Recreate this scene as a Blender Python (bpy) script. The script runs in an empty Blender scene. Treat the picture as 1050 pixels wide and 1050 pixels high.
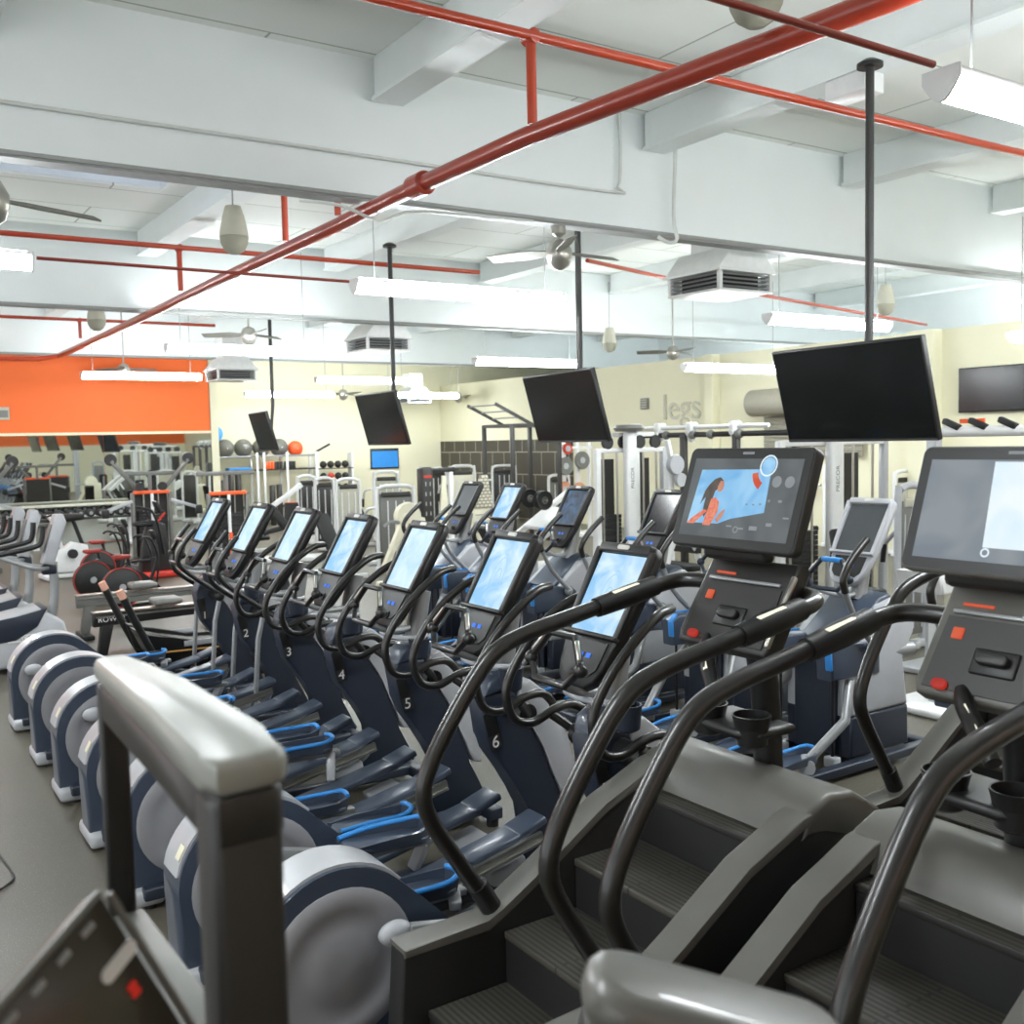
import bpy, bmesh, math, random
from mathutils import Vector as V, Matrix as Mx, Euler
random.seed(7)
S = bpy.context.scene
C = S.collection
PI = math.pi
R = math.radians

# ------------------------------------------------------------------ camera
F_PX, YAW, PIT, ROLL, H = 1045.0, .5842, .0705, -.0215, 2.2
cf = V((math.sin(YAW)*math.cos(PIT), math.cos(YAW)*math.cos(PIT), -math.sin(PIT)))
cr = V((math.cos(YAW), -math.sin(YAW), 0))
cu = cr.cross(cf)
cr, cu = math.cos(ROLL)*cr + math.sin(ROLL)*cu, -math.sin(ROLL)*cr + math.cos(ROLL)*cu
cd = bpy.data.cameras.new('camera')
cam = bpy.data.objects.new('camera', cd)
C.objects.link(cam)
cam.matrix_world = Mx(((cr.x, cu.x, -cf.x, 0), (cr.y, cu.y, -cf.y, 0), (cr.z, cu.z, -cf.z, H), (0, 0, 0, 1)))
cd.sensor_width = 36
cd.lens = F_PX/1050*36
cd.clip_start = .05
cd.clip_end = 200
cd.dof.use_dof = True
cd.dof.focus_distance = 5.0
cd.dof.aperture_fstop = 4.5
S.camera = cam
S.view_settings.view_transform = 'Standard'
S.view_settings.look = 'None'
S.view_settings.exposure = 0.2
S.view_settings.gamma = 1.0
S.cycles.use_denoising = True
S.cycles.max_bounces = 8
S.cycles.diffuse_bounces = 4
S.cycles.sample_clamp_indirect = 6


def U(x, y, X=None, Y=None, Z=None):
    """a point of the place from its bearing and one known coordinate"""
    v = cf + (x-525)/F_PX*cr + (525-y)/F_PX*cu
    t = X/v.x if X is not None else (Y/v.y if Y is not None else (Z-H)/v.z)
    return V((0, 0, H)) + t*v


# ------------------------------------------------------------------ materials
def lin(c):
    return tuple((x/255/12.92 if x/255 <= .04045 else ((x/255+.055)/1.055)**2.4) for x in c)


MATS = {}


def mat(name, col, rough=.5, metal=0., var=.10, scale=9., bump=0., spec=.5, coat=0.):
    if name in MATS:
        return MATS[name]
    m = bpy.data.materials.new(name)
    m.use_nodes = True
    nt = m.node_tree
    b = nt.nodes['Principled BSDF']
    tc = nt.nodes.new('ShaderNodeTexCoord')
    nz = nt.nodes.new('ShaderNodeTexNoise')
    nz.inputs['Scale'].default_value = scale
    nz.inputs['Detail'].default_value = 4
    nt.links.new(tc.outputs['Object'], nz.inputs['Vector'])
    mx = nt.nodes.new('ShaderNodeMix')
    mx.data_type = 'RGBA'
    l = lin(col)
    mx.inputs['A'].default_value = tuple(min(1, v*(1-var)) for v in l)+(1,)
    mx.inputs['B'].default_value = tuple(min(1, v*(1+var)) for v in l)+(1,)
    nt.links.new(nz.outputs['Fac'], mx.inputs['Factor'])
    nt.links.new(mx.outputs['Result'], b.inputs['Base Color'])
    b.inputs['Roughness'].default_value = rough
    b.inputs['Metallic'].default_value = metal
    b.inputs['Specular IOR Level'].default_value = spec
    b.inputs['Coat Weight'].default_value = coat
    if bump:
        bp = nt.nodes.new('ShaderNodeBump')
        bp.inputs['Strength'].default_value = bump
        bp.inputs['Distance'].default_value = .01
        nt.links.new(nz.outputs['Fac'], bp.inputs['Height'])
        nt.links.new(bp.outputs['Normal'], b.inputs['Normal'])
    MATS[name] = m
    return m


def emat(name, c1, c2, strength=1., scale=6., dist=1.5):
    m = bpy.data.materials.new(name)
    m.use_nodes = True
    nt = m.node_tree
    b = nt.nodes['Principled BSDF']
    tc = nt.nodes.new('ShaderNodeTexCoord')
    nz = nt.nodes.new('ShaderNodeTexNoise')
    nz.inputs['Scale'].default_value = scale
    nz.inputs['Distortion'].default_value = dist
    nt.links.new(tc.outputs['Object'], nz.inputs['Vector'])
    mx = nt.nodes.new('ShaderNodeMix')
    mx.data_type = 'RGBA'
    mx.inputs['A'].default_value = lin(c1)+(1,)
    mx.inputs['B'].default_value = lin(c2)+(1,)
    rp = nt.nodes.new('ShaderNodeMapRange')
    rp.inputs['From Min'].default_value = .35
    rp.inputs['From Max'].default_value = .65
    nt.links.new(nz.outputs['Fac'], rp.inputs['Value'])
    nt.links.new(rp.outputs['Result'], mx.inputs['Factor'])
    b.inputs['Base Color'].default_value = (.01, .01, .01, 1)
    b.inputs['Specular IOR Level'].default_value = .2
    b.inputs['Roughness'].default_value = .55
    nt.links.new(mx.outputs['Result'], b.inputs['Emission Color'])
    b.inputs['Emission Strength'].default_value = strength
    return m


BLACK = mat('black_plastic', (21, 21, 21), .42)
RUBBER = mat('black_rubber', (26, 26, 26), .6, bump=.2, scale=60)
TUBEB = mat('black_tube', (26, 25, 23), .32, coat=.3)
CHAR = mat('charcoal_plastic', (40, 39, 37), .45)
STAIRG = mat('stair_grey', (95, 94, 89), .36, coat=.15)
STAIRD = mat('stair_dark', (32, 32, 31), .45)
NAVY = mat('navy_plastic', (34, 41, 54), .42)
NAVYL = mat('slate_plastic', (59, 68, 83), .36, coat=.2)
SILVER = mat('silver_plastic', (173, 175, 179), .38, coat=.2)
GREYD = mat('disc_grey', (134, 134, 138), .5)
STEEL = mat('brushed_steel', (186, 184, 176), .28, metal=.9)
STEELG = mat('grey_tube', (150, 152, 153), .34, metal=.35)
BLUE = mat('blue_trim', (52, 138, 214), .45)
WHITEM = mat('white_enamel', (226, 227, 226), .35)
CREAM = mat('cream_enamel', (228, 224, 200), .42)
GUN = mat('gunmetal_enamel', (109, 109, 105), .4)
ORANGE = mat('orange_enamel', (236, 92, 38), .45)
RED = mat('red_pipe', (176, 62, 32), .3, coat=.3)
REDB = mat('red_plastic', (196, 50, 34), .45)
IRON = mat('cast_iron', (30, 30, 30), .5)
WPAINT = mat('white_paint', (236, 241, 240), .6, var=.04, scale=3)
WBEAM = mat('beam_paint', (238, 244, 244), .6, var=.03, scale=2)
DECKEDGE = mat('steel_flange', (150, 152, 150), .5)
CREAMW = mat('cream_wall', (224, 220, 192), .7, var=.03, scale=2)
ORANGEW = mat('orange_wall', (232, 106, 40), .65, var=.05, scale=2)
TILE = mat('dark_tile', (59, 54, 45), .45)
GROUT = mat('pale_grout', (150, 146, 132), .7)
DARKSCR = mat('dark_screen', (22, 24, 24), .16)
GREYSCR = mat('grey_screen', (74, 78, 80), .2)
GUNSCR = mat('grey_screen_pale', (112, 122, 128), .2)
FANM = mat('fan_nickel', (168, 166, 158), .3, metal=.7)
FANB = mat('fan_blade', (112, 110, 102), .5)
CONDUIT = mat('white_conduit', (214, 218, 214), .5)
SPKM = mat('speaker_cloth', (178, 176, 160), .7)
SPKD = mat('speaker_grille', (148, 146, 130), .8)
SKIN = mat('skin_print', (206, 148, 120), .6)
LIGHT = emat('tube_glow', (246, 252, 255), (246, 252, 255), 72.0)
UPL_ADDED = emat('added_uplight_glow', (246, 252, 255), (246, 252, 255), 42.0)  # glow of the strips added on top of the fixtures to lift the roof
STRIP = emat('grip_strip', (250, 246, 222), (250, 246, 222), 1.0)
SCR_BRIGHT = emat('screen_bright', (214, 238, 252), (146, 200, 242), 0.9, 6, 1.2)
SCR_PALE = emat('screen_pale', (216, 240, 253), (184, 220, 246), 0.92, 8, .6)
SCR_SKY = emat('screen_sky', (120, 186, 236), (168, 218, 252), 0.8, 5)
SCR_GREY = emat('screen_grey', (92, 98, 102), (112, 118, 120), 0.688, 4)
SCR_SILV = emat('screen_silver', (128, 138, 148), (150, 158, 164), 0.731, 4)
SCR_WHITE = emat('screen_white', (214, 238, 254), (240, 250, 255), 0.860, 3)
SCR_BLUED = emat('screen_dim_blue', (70, 80, 90), (96, 130, 170), 0.516, 8)
LED_B = emat('led_blue', (60, 120, 230), (60, 120, 230), 1.0)
LED_O = emat('led_orange', (226, 84, 50), (236, 110, 66), 0.688)
LED_R = emat('led_red', (196, 44, 32), (206, 50, 36), 0.602)
SKYL = emat('skylight_pane', (140, 152, 184), (150, 160, 190), 1.0)


def line_mat(name, col, line, rough, bw, bh, mort, rot=0., coord='Object', bump=0.):
    """painted boards, tiles or sheets with narrow joints"""
    m = bpy.data.materials.new(name)
    m.use_nodes = True
    nt = m.node_tree
    b = nt.nodes['Principled BSDF']
    tc = nt.nodes.new('ShaderNodeTexCoord')
    mp = nt.nodes.new('ShaderNodeMapping')
    mp.inputs['Rotation'].default_value = rot if isinstance(rot, tuple) else (0, 0, rot)
    br = nt.nodes.new('ShaderNodeTexBrick')
    br.offset = .5
    br.inputs['Scale'].default_value = 1
    br.inputs['Brick Width'].default_value = bw
    br.inputs['Row Height'].default_value = bh
    br.inputs['Mortar Size'].default_value = mort
    br.inputs['Mortar Smooth'].default_value = .2
    l = lin(col)
    br.inputs['Color1'].default_value = tuple(min(1, v*.96) for v in l)+(1,)
    br.inputs['Color2'].default_value = tuple(min(1, v*1.04) for v in l)+(1,)
    br.inputs['Mortar'].default_value = lin(line)+(1,)
    nt.links.new(tc.outputs[coord], mp.inputs['Vector'])
    nt.links.new(mp.outputs['Vector'], br.inputs['Vector'])
    nt.links.new(br.outputs['Color'], b.inputs['Base Color'])
    b.inputs['Roughness'].default_value = rough
    return m


DECK = line_mat('roof_sheets', (238, 241, 236), (170, 172, 164), .5, 3.1, 1.15, .012)
TILEW = line_mat('wall_tiles', (62, 57, 48), (168, 164, 150), .5, .62, .62, .012, rot=tuple(Mx(((0, 1, 0), (0, 0, 1), (1, 0, 0))).to_euler()))


def floor_mat():
    m = bpy.data.materials.new('rubber_floor')
    m.use_nodes = True
    nt = m.node_tree
    b = nt.nodes['Principled BSDF']
    tc = nt.nodes.new('ShaderNodeTexCoord')
    n1 = nt.nodes.new('ShaderNodeTexNoise')
    n1.inputs['Scale'].default_value = 160
    n1.inputs['Detail'].default_value = 2
    n2 = nt.nodes.new('ShaderNodeTexNoise')
    n2.inputs['Scale'].default_value = .8
    n2.inputs['Detail'].default_value = 5
    for n in (n1, n2):
        nt.links.new(tc.outputs['Object'], n.inputs['Vector'])
    m1 = nt.nodes.new('ShaderNodeMix')
    m1.data_type = 'RGBA'
    m1.inputs['A'].default_value = lin((72, 68, 58))+(1,)
    m1.inputs['B'].default_value = lin((94, 89, 77))+(1,)
    nt.links.new(n2.outputs['Fac'], m1.inputs['Factor'])
    rp = nt.nodes.new('ShaderNodeMapRange')
    rp.inputs['From Min'].default_value = .6
    rp.inputs['From Max'].default_value = .7
    nt.links.new(n1.outputs['Fac'], rp.inputs['Value'])
    m2 = nt.nodes.new('ShaderNodeMix')
    m2.data_type = 'RGBA'
    m2.inputs['B'].default_value = lin((140, 135, 122))+(1,)
    nt.links.new(m1.outputs['Result'], m2.inputs['A'])
    nt.links.new(rp.outputs['Result'], m2.inputs['Factor'])
    nt.links.new(m2.outputs['Result'], b.inputs['Base Color'])
    b.inputs['Roughness'].default_value = .42
    return m


FLOOR = floor_mat()
MIRROR = mat('mirror_glass', (222, 228, 224), .02, metal=1., var=.01)


# ------------------------------------------------------------------ mesh builder
class B:
    def __init__(s, M=None):
        s.b = bmesh.new()
        s.M = M

    def box(s, c, d, rot=(0, 0, 0), bev=0., seg=2):
        m = Mx.Translation(c) @ Euler(rot).to_matrix().to_4x4() @ Mx.Diagonal((d[0], d[1], d[2], 1))
        r = bmesh.ops.create_cube(s.b, size=1, matrix=m)
        if bev:
            s._bev(r['verts'], bev, seg)
        return s

    def _bev(s, verts, bev, seg):
        vs = set(verts)
        es = [e for e in s.b.edges if e.verts[0] in vs and e.verts[1] in vs]
        bmesh.ops.bevel(s.b, geom=list(vs)+es, offset=bev, segments=seg, profile=.5, affect='EDGES')

    def slab(s, a, b, w, t, bev=0.):
        """a flat bar from a to b, w across (horizontal), t thick"""
        a, b = V(a), V(b)
        d = (b-a)
        L = d.length
        d.normalize()
        side = d.cross(V((0, 0, 1)))
        side = side.normalized() if side.length > 1e-4 else V((0, 1, 0))
        up = side.cross(d)
        m = Mx(((d.x, side.x, up.x, 0), (d.y, side.y, up.y, 0), (d.z, side.z, up.z, 0), (0, 0, 0, 1)))
        m = Mx.Translation((a+b)/2) @ m @ Mx.Diagonal((L, w, t, 1))
        r = bmesh.ops.create_cube(s.b, size=1, matrix=m)
        if bev:
            s._bev(r['verts'], bev, 2)
        return s

    def tube(s, pts, r, n=10, sm=5, closed=False, caps=True):
        pts = [V(p) for p in pts]
        rr = r if isinstance(r, (list, tuple)) else [r]*len(pts)
        P, Q = [], []
        k = len(pts)
        if sm > 1 and k > 2:
            segs = k if closed else k-1
            for i in range(segs):
                g = (lambda j: pts[j % k]) if closed else (lambda j: pts[max(0, min(k-1, j))])
                p0, p1, p2, p3 = g(i-1), g(i), g(i+1), g(i+2)
                for j in range(sm):
                    t = j/sm
                    P.append(.5*((2*p1)+(p2-p0)*t+(2*p0-5*p1+4*p2-p3)*t*t+(3*p1-p0-3*p2+p3)*t**3))
                    Q.append(rr[i]*(1-t)+rr[(i+1) % k]*t)
            if not closed:
                P.append(pts[-1])
                Q.append(rr[-1])
        else:
            P, Q = pts, list(rr)
        N = len(P)
        nrm = None
        rings = []
        for i in range(N):
            a = P[(i-1) % N] if (closed or i > 0) else P[i]
            c = P[(i+1) % N] if (closed or i < N-1) else P[i]
            t = (c-a).normalized()
            if nrm is None:
                nrm = t.cross(V((0, 0, 1)))
                if nrm.length < .05:
                    nrm = t.cross(V((0, 1, 0)))
            nrm = (nrm-t*nrm.dot(t)).normalized()
            bn = t.cross(nrm)
            rings.append([s.b.verts.new(P[i]+Q[i]*(math.cos(2*PI*q/n)*nrm+math.sin(2*PI*q/n)*bn)) for q in range(n)])
        for i in range(N if closed else N-1):
            A, D = rings[i], rings[(i+1) % N]
            for q in range(n):
                s.b.faces.new((A[q], A[(q+1) % n], D[(q+1) % n], D[q]))
        if caps and not closed:
            s.b.faces.new(rings[0][::-1])
            s.b.faces.new(rings[-1])
        return s

    def cyl(s, a, b, r, r2=None, n=16):
        return s.tube([a, b], [r, r if r2 is None else r2], n, 1)

    def prism(s, poly, a, b, ax='y', bev=0., seg=2):
        """an outline pulled from a to b along an axis; y: (x,z), x: (y,z), z: (x,y)"""
        f = {'y': lambda p, t: (p[0], t, p[1]), 'x': lambda p, t: (t, p[0], p[1]), 'z': lambda p, t: (p[0], p[1], t)}[ax]
        v0 = [s.b.verts.new(f(p, a)) for p in poly]
        v1 = [s.b.verts.new(f(p, b)) for p in poly]
        k = len(poly)
        s.b.faces.new(v0[::-1])
        s.b.faces.new(v1)
        for i in range(k):
            s.b.faces.new((v0[i], v0[(i+1) % k], v1[(i+1) % k], v1[i]))
        if bev:
            vs = set(v0+v1)
            es = []
            for ring in (v0, v1):
                for i in range(k):
                    e = s.b.edges.get((ring[i], ring[(i+1) % k]))
                    es.append(e)
            bmesh.ops.bevel(s.b, geom=es, offset=bev, segments=seg, profile=.5, affect='EDGES')
        return s

    def lathe(s, prof, c=(0, 0, 0), ax='z', n=20, caps=True):
        c = V(c)
        rings = []
        for (r, h) in prof:
            ring = []
            for q in range(n):
                a = 2*PI*q/n
                x, y = r*math.cos(a), r*math.sin(a)
                p = {'z': (x, y, h), 'y': (x, h, y), 'x': (h, x, y)}[ax]
                ring.append(s.b.verts.new(c+V(p)))
            rings.append(ring)
        for A, D in zip(rings, rings[1:]):
            for q in range(n):
                s.b.faces.new((A[q], A[(q+1) % n], D[(q+1) % n], D[q]))
        if caps:
            s.b.faces.new(rings[0][::-1])
            s.b.faces.new(rings[-1])
        return s

    def sph(s, c, r, sc=(1, 1, 1), u=20, v=12):
        bmesh.ops.create_uvsphere(s.b, u_segments=u, v_segments=v, radius=r,
                                  matrix=Mx.Translation(c) @ Mx.Diagonal((sc[0], sc[1], sc[2], 1)))
        return s

    def ngon(s, pts):
        s.b.faces.new([s.b.verts.new(p) for p in pts])
        return s

    def ring(s, c, r0, r1, a0, a1, n=24, w=0.):
        """a flat arc in the local xy plane"""
        V0 = [s.b.verts.new((c[0]+r0*math.cos(a0+(a1-a0)*i/n), c[1]+r0*math.sin(a0+(a1-a0)*i/n), w)) for i in range(n+1)]
        V1 = [s.b.verts.new((c[0]+r1*math.cos(a0+(a1-a0)*i/n), c[1]+r1*math.sin(a0+(a1-a0)*i/n), w)) for i in range(n+1)]
        for i in range(n):
            s.b.faces.new((V0[i], V1[i], V1[i+1], V0[i+1]))
        return s

    def done(s, name, m, parent=None, flat=False):
        bmesh.ops.remove_doubles(s.b, verts=s.b.verts, dist=1e-6)
        bmesh.ops.recalc_face_normals(s.b, faces=s.b.faces)
        if s.M is not None:
            bmesh.ops.transform(s.b, matrix=s.M, verts=s.b.verts)
        me = bpy.data.meshes.new(name)
        s.b.to_mesh(me)
        s.b.free()
        me.materials.append(m)
        if not flat:
            me.shade_smooth()
            me.set_sharp_from_angle(angle=.82)
        o = bpy.data.objects.new(name, me)
        C.objects.link(o)
        if parent is not None:
            o.parent = parent
        return o


def tag(o, label, cat, group=None, kind=None):
    o['label'] = label
    o['category'] = cat
    if group:
        o['group'] = group
    if kind:
        o['kind'] = kind
    return o


def thing(name, label, cat, loc=(0, 0, 0), rz=0., group=None):
    o = bpy.data.objects.new(name, None)
    o.empty_display_size = .1
    C.objects.link(o)
    o.location = loc
    o.rotation_euler = (0, 0, rz)
    return tag(o, label, cat, group)


def struct(o):
    o['kind'] = 'structure'
    return o


def dup(root, loc, rz=None, label=None, group=None):
    r = root.copy()
    C.objects.link(r)
    r.location = loc
    if rz is not None:
        r.rotation_euler = (0, 0, rz)
    if label:
        r['label'] = label
    if group:
        r['group'] = group
    for ch in list(root.children):
        c = ch.copy()
        C.objects.link(c)
        c.parent = r
        for g in ch.children:
            d = g.copy()
            C.objects.link(d)
            d.parent = c
    return r


def text(name, s, size, m, M, parent=None, ext=.001, align='CENTER', spacing=1.):
    cu_ = bpy.data.curves.new(name, 'FONT')
    cu_.body = s
    cu_.size = size
    cu_.extrude = ext
    cu_.align_x = align
    cu_.align_y = 'CENTER'
    cu_.space_character = spacing
    cu_.materials.append(m)
    tmp = bpy.data.objects.new(name, cu_)
    me = bpy.data.meshes.new_from_object(tmp)
    bpy.data.objects.remove(tmp)
    o = bpy.data.objects.new(name, me)
    C.objects.link(o)
    o.matrix_world = M
    if parent is not None:
        o.parent = parent
    return o


def face_minus_y(p):            # text upright on a face that looks towards -Y
    return Mx.Translation(p) @ Mx.Rotation(R(90), 4, 'X')


def face_minus_x(p):            # text upright on a face that looks towards -X
    return Mx.Translation(p) @ Mx.Rotation(R(-90), 4, 'Z') @ Mx.Rotation(R(90), 4, 'X')


def rrect(w, h, r, cx=0., cy=0., n=4):
    out = []
    for (sx, sy, a) in ((1, -1, -90), (1, 1, 0), (-1, 1, 90), (-1, -1, 180)):
        for i in range(n+1):
            t = R(a+90*i/n)
            out.append((cx+sx*(w/2-r)+r*math.cos(t), cy+sy*(h/2-r)+r*math.sin(t)))
    return out


# ------------------------------------------------------------------ the building
YF, YB, XR = 25.3, 28.2, 16.0
struct(B().box((4, 12, -.05), (28, 44, .1)).done('floor', FLOOR))
# roof deck with skylight openings
sky = [(1.6, 3.7, 12.2, 13.6), (11.2, 12.8, 10.6, 11.8), (4.6, 6.4, 20.0, 21.0)]
xs = sorted({-10., 22.} | {a for s in sky for a in s[:2]})
ys = sorted({-10., 30.} | {a for s in sky for a in s[2:]})
bm = B()
for x0, x1 in zip(xs, xs[1:]):
    for y0, y1 in zip(ys, ys[1:]):
        cx, cy = (x0+x1)/2, (y0+y1)/2
        if any(s[0] < cx < s[1] and s[2] < cy < s[3] for s in sky):
            continue
        bm.box((cx, cy, 5.53), (x1-x0, y1-y0, .06))
struct(bm.done('ceiling', DECK, flat=True))
for i, s in enumerate(sky):
    w = struct(B().box(((s[0]+s[1])/2, (s[2]+s[3])/2, 5.66), (s[1]-s[0], s[3]-s[2], .02)).done('window_%d' % (i+1), SKYL, flat=True))
    f = B()
    for a, b, c, d in ((s[0], s[1], s[2], s[2]), (s[0], s[1], s[3], s[3])):
        f.box(((a+b)/2, c, 5.6), (b-a, .04, .14))
    f.box((s[0], (s[2]+s[3])/2, 5.6), (.04, s[3]-s[2], .14)).box((s[1], (s[2]+s[3])/2, 5.6), (.04, s[3]-s[2], .14))
    f.done('window_frame', WPAINT, w, flat=True)
nb = 0
for yb in (-.1, 8.15, 16.35, 24.6):
    nb += 1
    struct(B().box((6, yb+.1, 4.92), (32, .16, 1.2), bev=.01).done('beam_%d' % nb, WBEAM))
    struct(B().box((6, yb+.1, 4.305), (32, .18, .025)).box((6, yb+.005, 4.325), (32, .03, .03)).done('trim_%d' % nb, DECKEDGE))
npl = 0
for k, x in enumerate((-2.3, .95, 4.15, 7.2, 10.3, 13.4, 16.5, 19.6)):
    for (y0, y1) in ((.15, 8.1), (8.4, 16.3), (16.6, 24.55)):
        npl += 1
        struct(B().box((x, (y0+y1)/2, 5.325), (.24, y1-y0, .35), bev=.01).box((x, (y0+y1)/2, 5.14), (.3, y1-y0, .03)).done('beam_%d' % (nb+npl), WPAINT))
struct(B().box((XR+.1, 12, 1.97), (.2, 44, 3.94)).done('wall_right', CREAMW))
struct(B().box((XR+3.1, 12, 3.92), (5.8, 44, .04)).done('ceiling_low', WPAINT))
struct(B().box((22.1, 12, 4.7), (.2, 44, 1.6)).done('wall_right_upper', WPAINT))
struct(B().box((15, YB+.1, 2.75), (14.4, .2, 5.5)).done('wall_far', CREAMW))
struct(B().box((7.9, (YF+YB)/2-.02, 2.75), (.18, YB-YF+.05, 5.5)).done('wall_side', CREAMW))
struct(B().box((-1.1, YF+.1, 2.75), (17.8, .2, 5.5)).done('wall_front', ORANGEW))
struct(B().box((4, -6.1, 1.2), (24, .2, 2.4)).done('wall_behind', CREAMW))
struct(B().box((4, -6.1, 3.1), (24, .2, 1.4)).done('wall_behind_upper', ORANGEW))
struct(B().box((XR-.12, 16.07, 1.97), (.24, .24, 3.94)).done('pillar_1', CREAMW))
struct(B().box((XR-.12, 10.9, 1.97), (.24, .5, 3.94)).done('pillar_2', CREAMW))
# dark tile cladding on the right wall, far corner
struct(B().box((XR-.02, 24.7, 1.1), (.04, 6.9, 2.2)).done('trim_tile', TILEW, flat=True))
struct(B().box((3, YF-.02, 2.56), (9.7, .03, .06)).done('trim_mirror', CREAMW))
# mirrors along the orange wall
for i, (x0, x1) in enumerate(((.2, 2.72), (2.726, 5.26), (5.266, 7.8))):
    o = B().box(((x0+x1)/2, YF-.02, 1.27), (x1-x0, .02, 2.5)).done('wall_mirror', MIRROR, flat=True)
    tag(o, ['large wall mirror panel under the orange wall, at the left edge of the picture', 'large wall mirror panel between its two neighbours behind the dumbbells',
            'large wall mirror panel next to the corner by the exercise balls'][i], 'mirror', 'mirror panels under the orange wall')
# letters on the wall
o = text('wall_lettering', 'legs', .84, mat('letter_grey', (190, 188, 170), .5), face_minus_x(U(699, 418, X=XR-.01)), None, .025)
tag(o, 'pale grey raised letters reading legs on the cream wall', 'lettering')

# ------------------------------------------------------------------ ceiling things
REDM = mat('red_main', (150, 50, 30), .3, coat=.3)


def pipe(name, label, runs, r, cat='pipe', m=RED, joints=(), grp=None):
    t = thing(name, label, cat, runs[0][0], 0, grp)
    o0 = V(runs[0][0])
    for run in runs:
        B().tube([V(p)-o0 for p in run], r, 14, 1).done('pipe_run', m, t)
    if joints:
        for j in joints:
            j = V(j)-o0
            B().lathe([(r*1.2, -r*1.7), (r*1.45, -r*1.5), (r*1.45, r*1.5), (r*1.2, r*1.7)], j, 'y' if joints is not None else 'z').done('coupling', m, t)
    return t


MP = [(4.28, .4, 4.19), (4.18, 3.09, 4.2), (4.02, 4.69, 4.2), (3.93, 5.67, 4.2), (3.92, 7.14, 4.2), (3.96, 8.84, 4.2), (3.98, 12.13, 4.2), (4.1, 19.0, 4.2), (4.1, 23.4, 4.2)]
pipe('sprinkler_main', 'thick red sprinkler main running the length of the room under the white beams', [MP], .064, m=REDM, joints=[MP[4]])
pipe('ceiling_sprinkler_pipe', 'red pipe turning aside at the far end of the main, before the orange wall', [[(4.1, 23.45, 4.19), (3.7, 23.6, 4.12), (1.2, 23.6, 4.1)], [(2.2, 23.6, 4.1), (2.2, 23.6, 5.49)]], .05)
for lab, y, x0, x1, r, zb in (('red branch pipe nearest the camera, crossing above the thick red main', 5.66, -1., 15.5, .034, 4.84),
                          ('red branch pipe just beyond the big white beam', 13.9, -2., 8.6, .034, 4.84),
                          ('thin red branch pipe farthest back, before the orange wall', 20.6, -2., 6.5, .03, 4.62)):
    pipe('sprinkler_branch', lab, [[(x0, y, zb), (x1, y-.1, zb)], [(3.97, y, 4.28), (3.97, y, zb-.02)]], r, joints=[(3.97, y, zb)], grp='red sprinkler branch pipes')
pipe('sprinkler_riser', 'short red riser pipe from the main behind the first white beam', [[(3.97, 10.1, 4.28), (3.97, 10.1, 5.48)]], .032)
pipe('sprinkler_riser', 'short red riser pipe from the main, nearer the hanging mid-room fan', [[(3.95, 8.75, 4.28), (3.95, 8.75, 5.48)]], .03)
pipe('sprinkler_branch', 'thin red pipe beyond the ceiling fan, running behind the big white vent box', [[U(602, 267, Z=4.7), U(683, 285, Z=4.7), U(850, 315, Z=4.7), U(950, 333, Z=4.7)]], .03, grp='red sprinkler branch pipes')
pipe('ceiling_conduit', 'thin dark red conduit ending at the large near strip light', [[(2.2, 2.75, 3.78), (4.05, 2.75, 3.78)], [(2.3, 2.75, 3.78), (2.3, 2.75, 5.48)]], .016, 'conduit', m=mat('red_dark', (140, 50, 34), .4))
pipe('ceiling_conduit', 'thin red conduit joining the middle row of strip lights', [[(1.42, 8.9, 3.72), (4.12, 8.93, 3.72)]], .014, 'conduit', m=MATS['red_dark'])
# white conduit clipped to the first beam
o = B().tube([(-1, 8.11, 4.66), (3.6, 8.11, 4.66), (6.55, 8.11, 4.66), (6.72, 8.11, 4.72), (6.76, 8.11, 4.9), (6.76, 8.11, 5.45)], .016, 8, 3).done('wall_conduit', CONDUIT)
tag(o, 'thin white conduit along the face of the first beam, turning up near the fan', 'conduit')
o = B().tube([(7.42, 8.0, 5.3), (7.42, 8.05, 4.5), (7.42, 8.0, 4.25), (7.3, 8.0, 4.2), (7.2, 8.05, 4.26)], .02, 8, 4).done('wall_conduit', CONDUIT)
tag(o, 'white conduit dropping down the beam beside the big vent box', 'conduit')
o = B().tube([(3.3, 8.05, 4.2), (3.6, 7.9, 4.16), (4.0, 8.0, 4.1), (4.4, 8.02, 4.22), (5.6, 8.0, 4.25)], .014, 8, 4).done('loose_cable', CONDUIT)
tag(o, 'loose white cable looped around the thick red main under the beam', 'cable')


def light_fixture():
    t = thing('ceiling_light', '', 'light')
    # 2.44 m wrap fixture along x, origin at centre; housing above a rounded diffuser
    B().box((0, 0, .03), (2.44, .15, .05), bev=.008).done('housing', WHITEM, t)
    prof = [(-.085+.17*i/10, -.085*math.sin(PI*i/10)) for i in range(11)]
    B().prism(prof, -1.215, 1.215, 'x').done('diffuser', LIGHT, t)
    B().box((0, 0, .058), (2.36, .11, .006)).done('added_uplight', UPL_ADDED, t)  # added glowing strip, unseen from below, brightens roof and beams
    for s in (-1, 1):
        B().prism([(a*1.06, b*1.06) for a, b in prof]+[(.09, .055), (-.09, .055)], s*1.215, s*1.23, 'x').done('end_cap', WHITEM, t)
        B().cyl((s*1.0, 0, .05), (s*1.0, 0, 1.6), .005, n=6).done('hanging_chain', STEELG, t)
    return t


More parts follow.
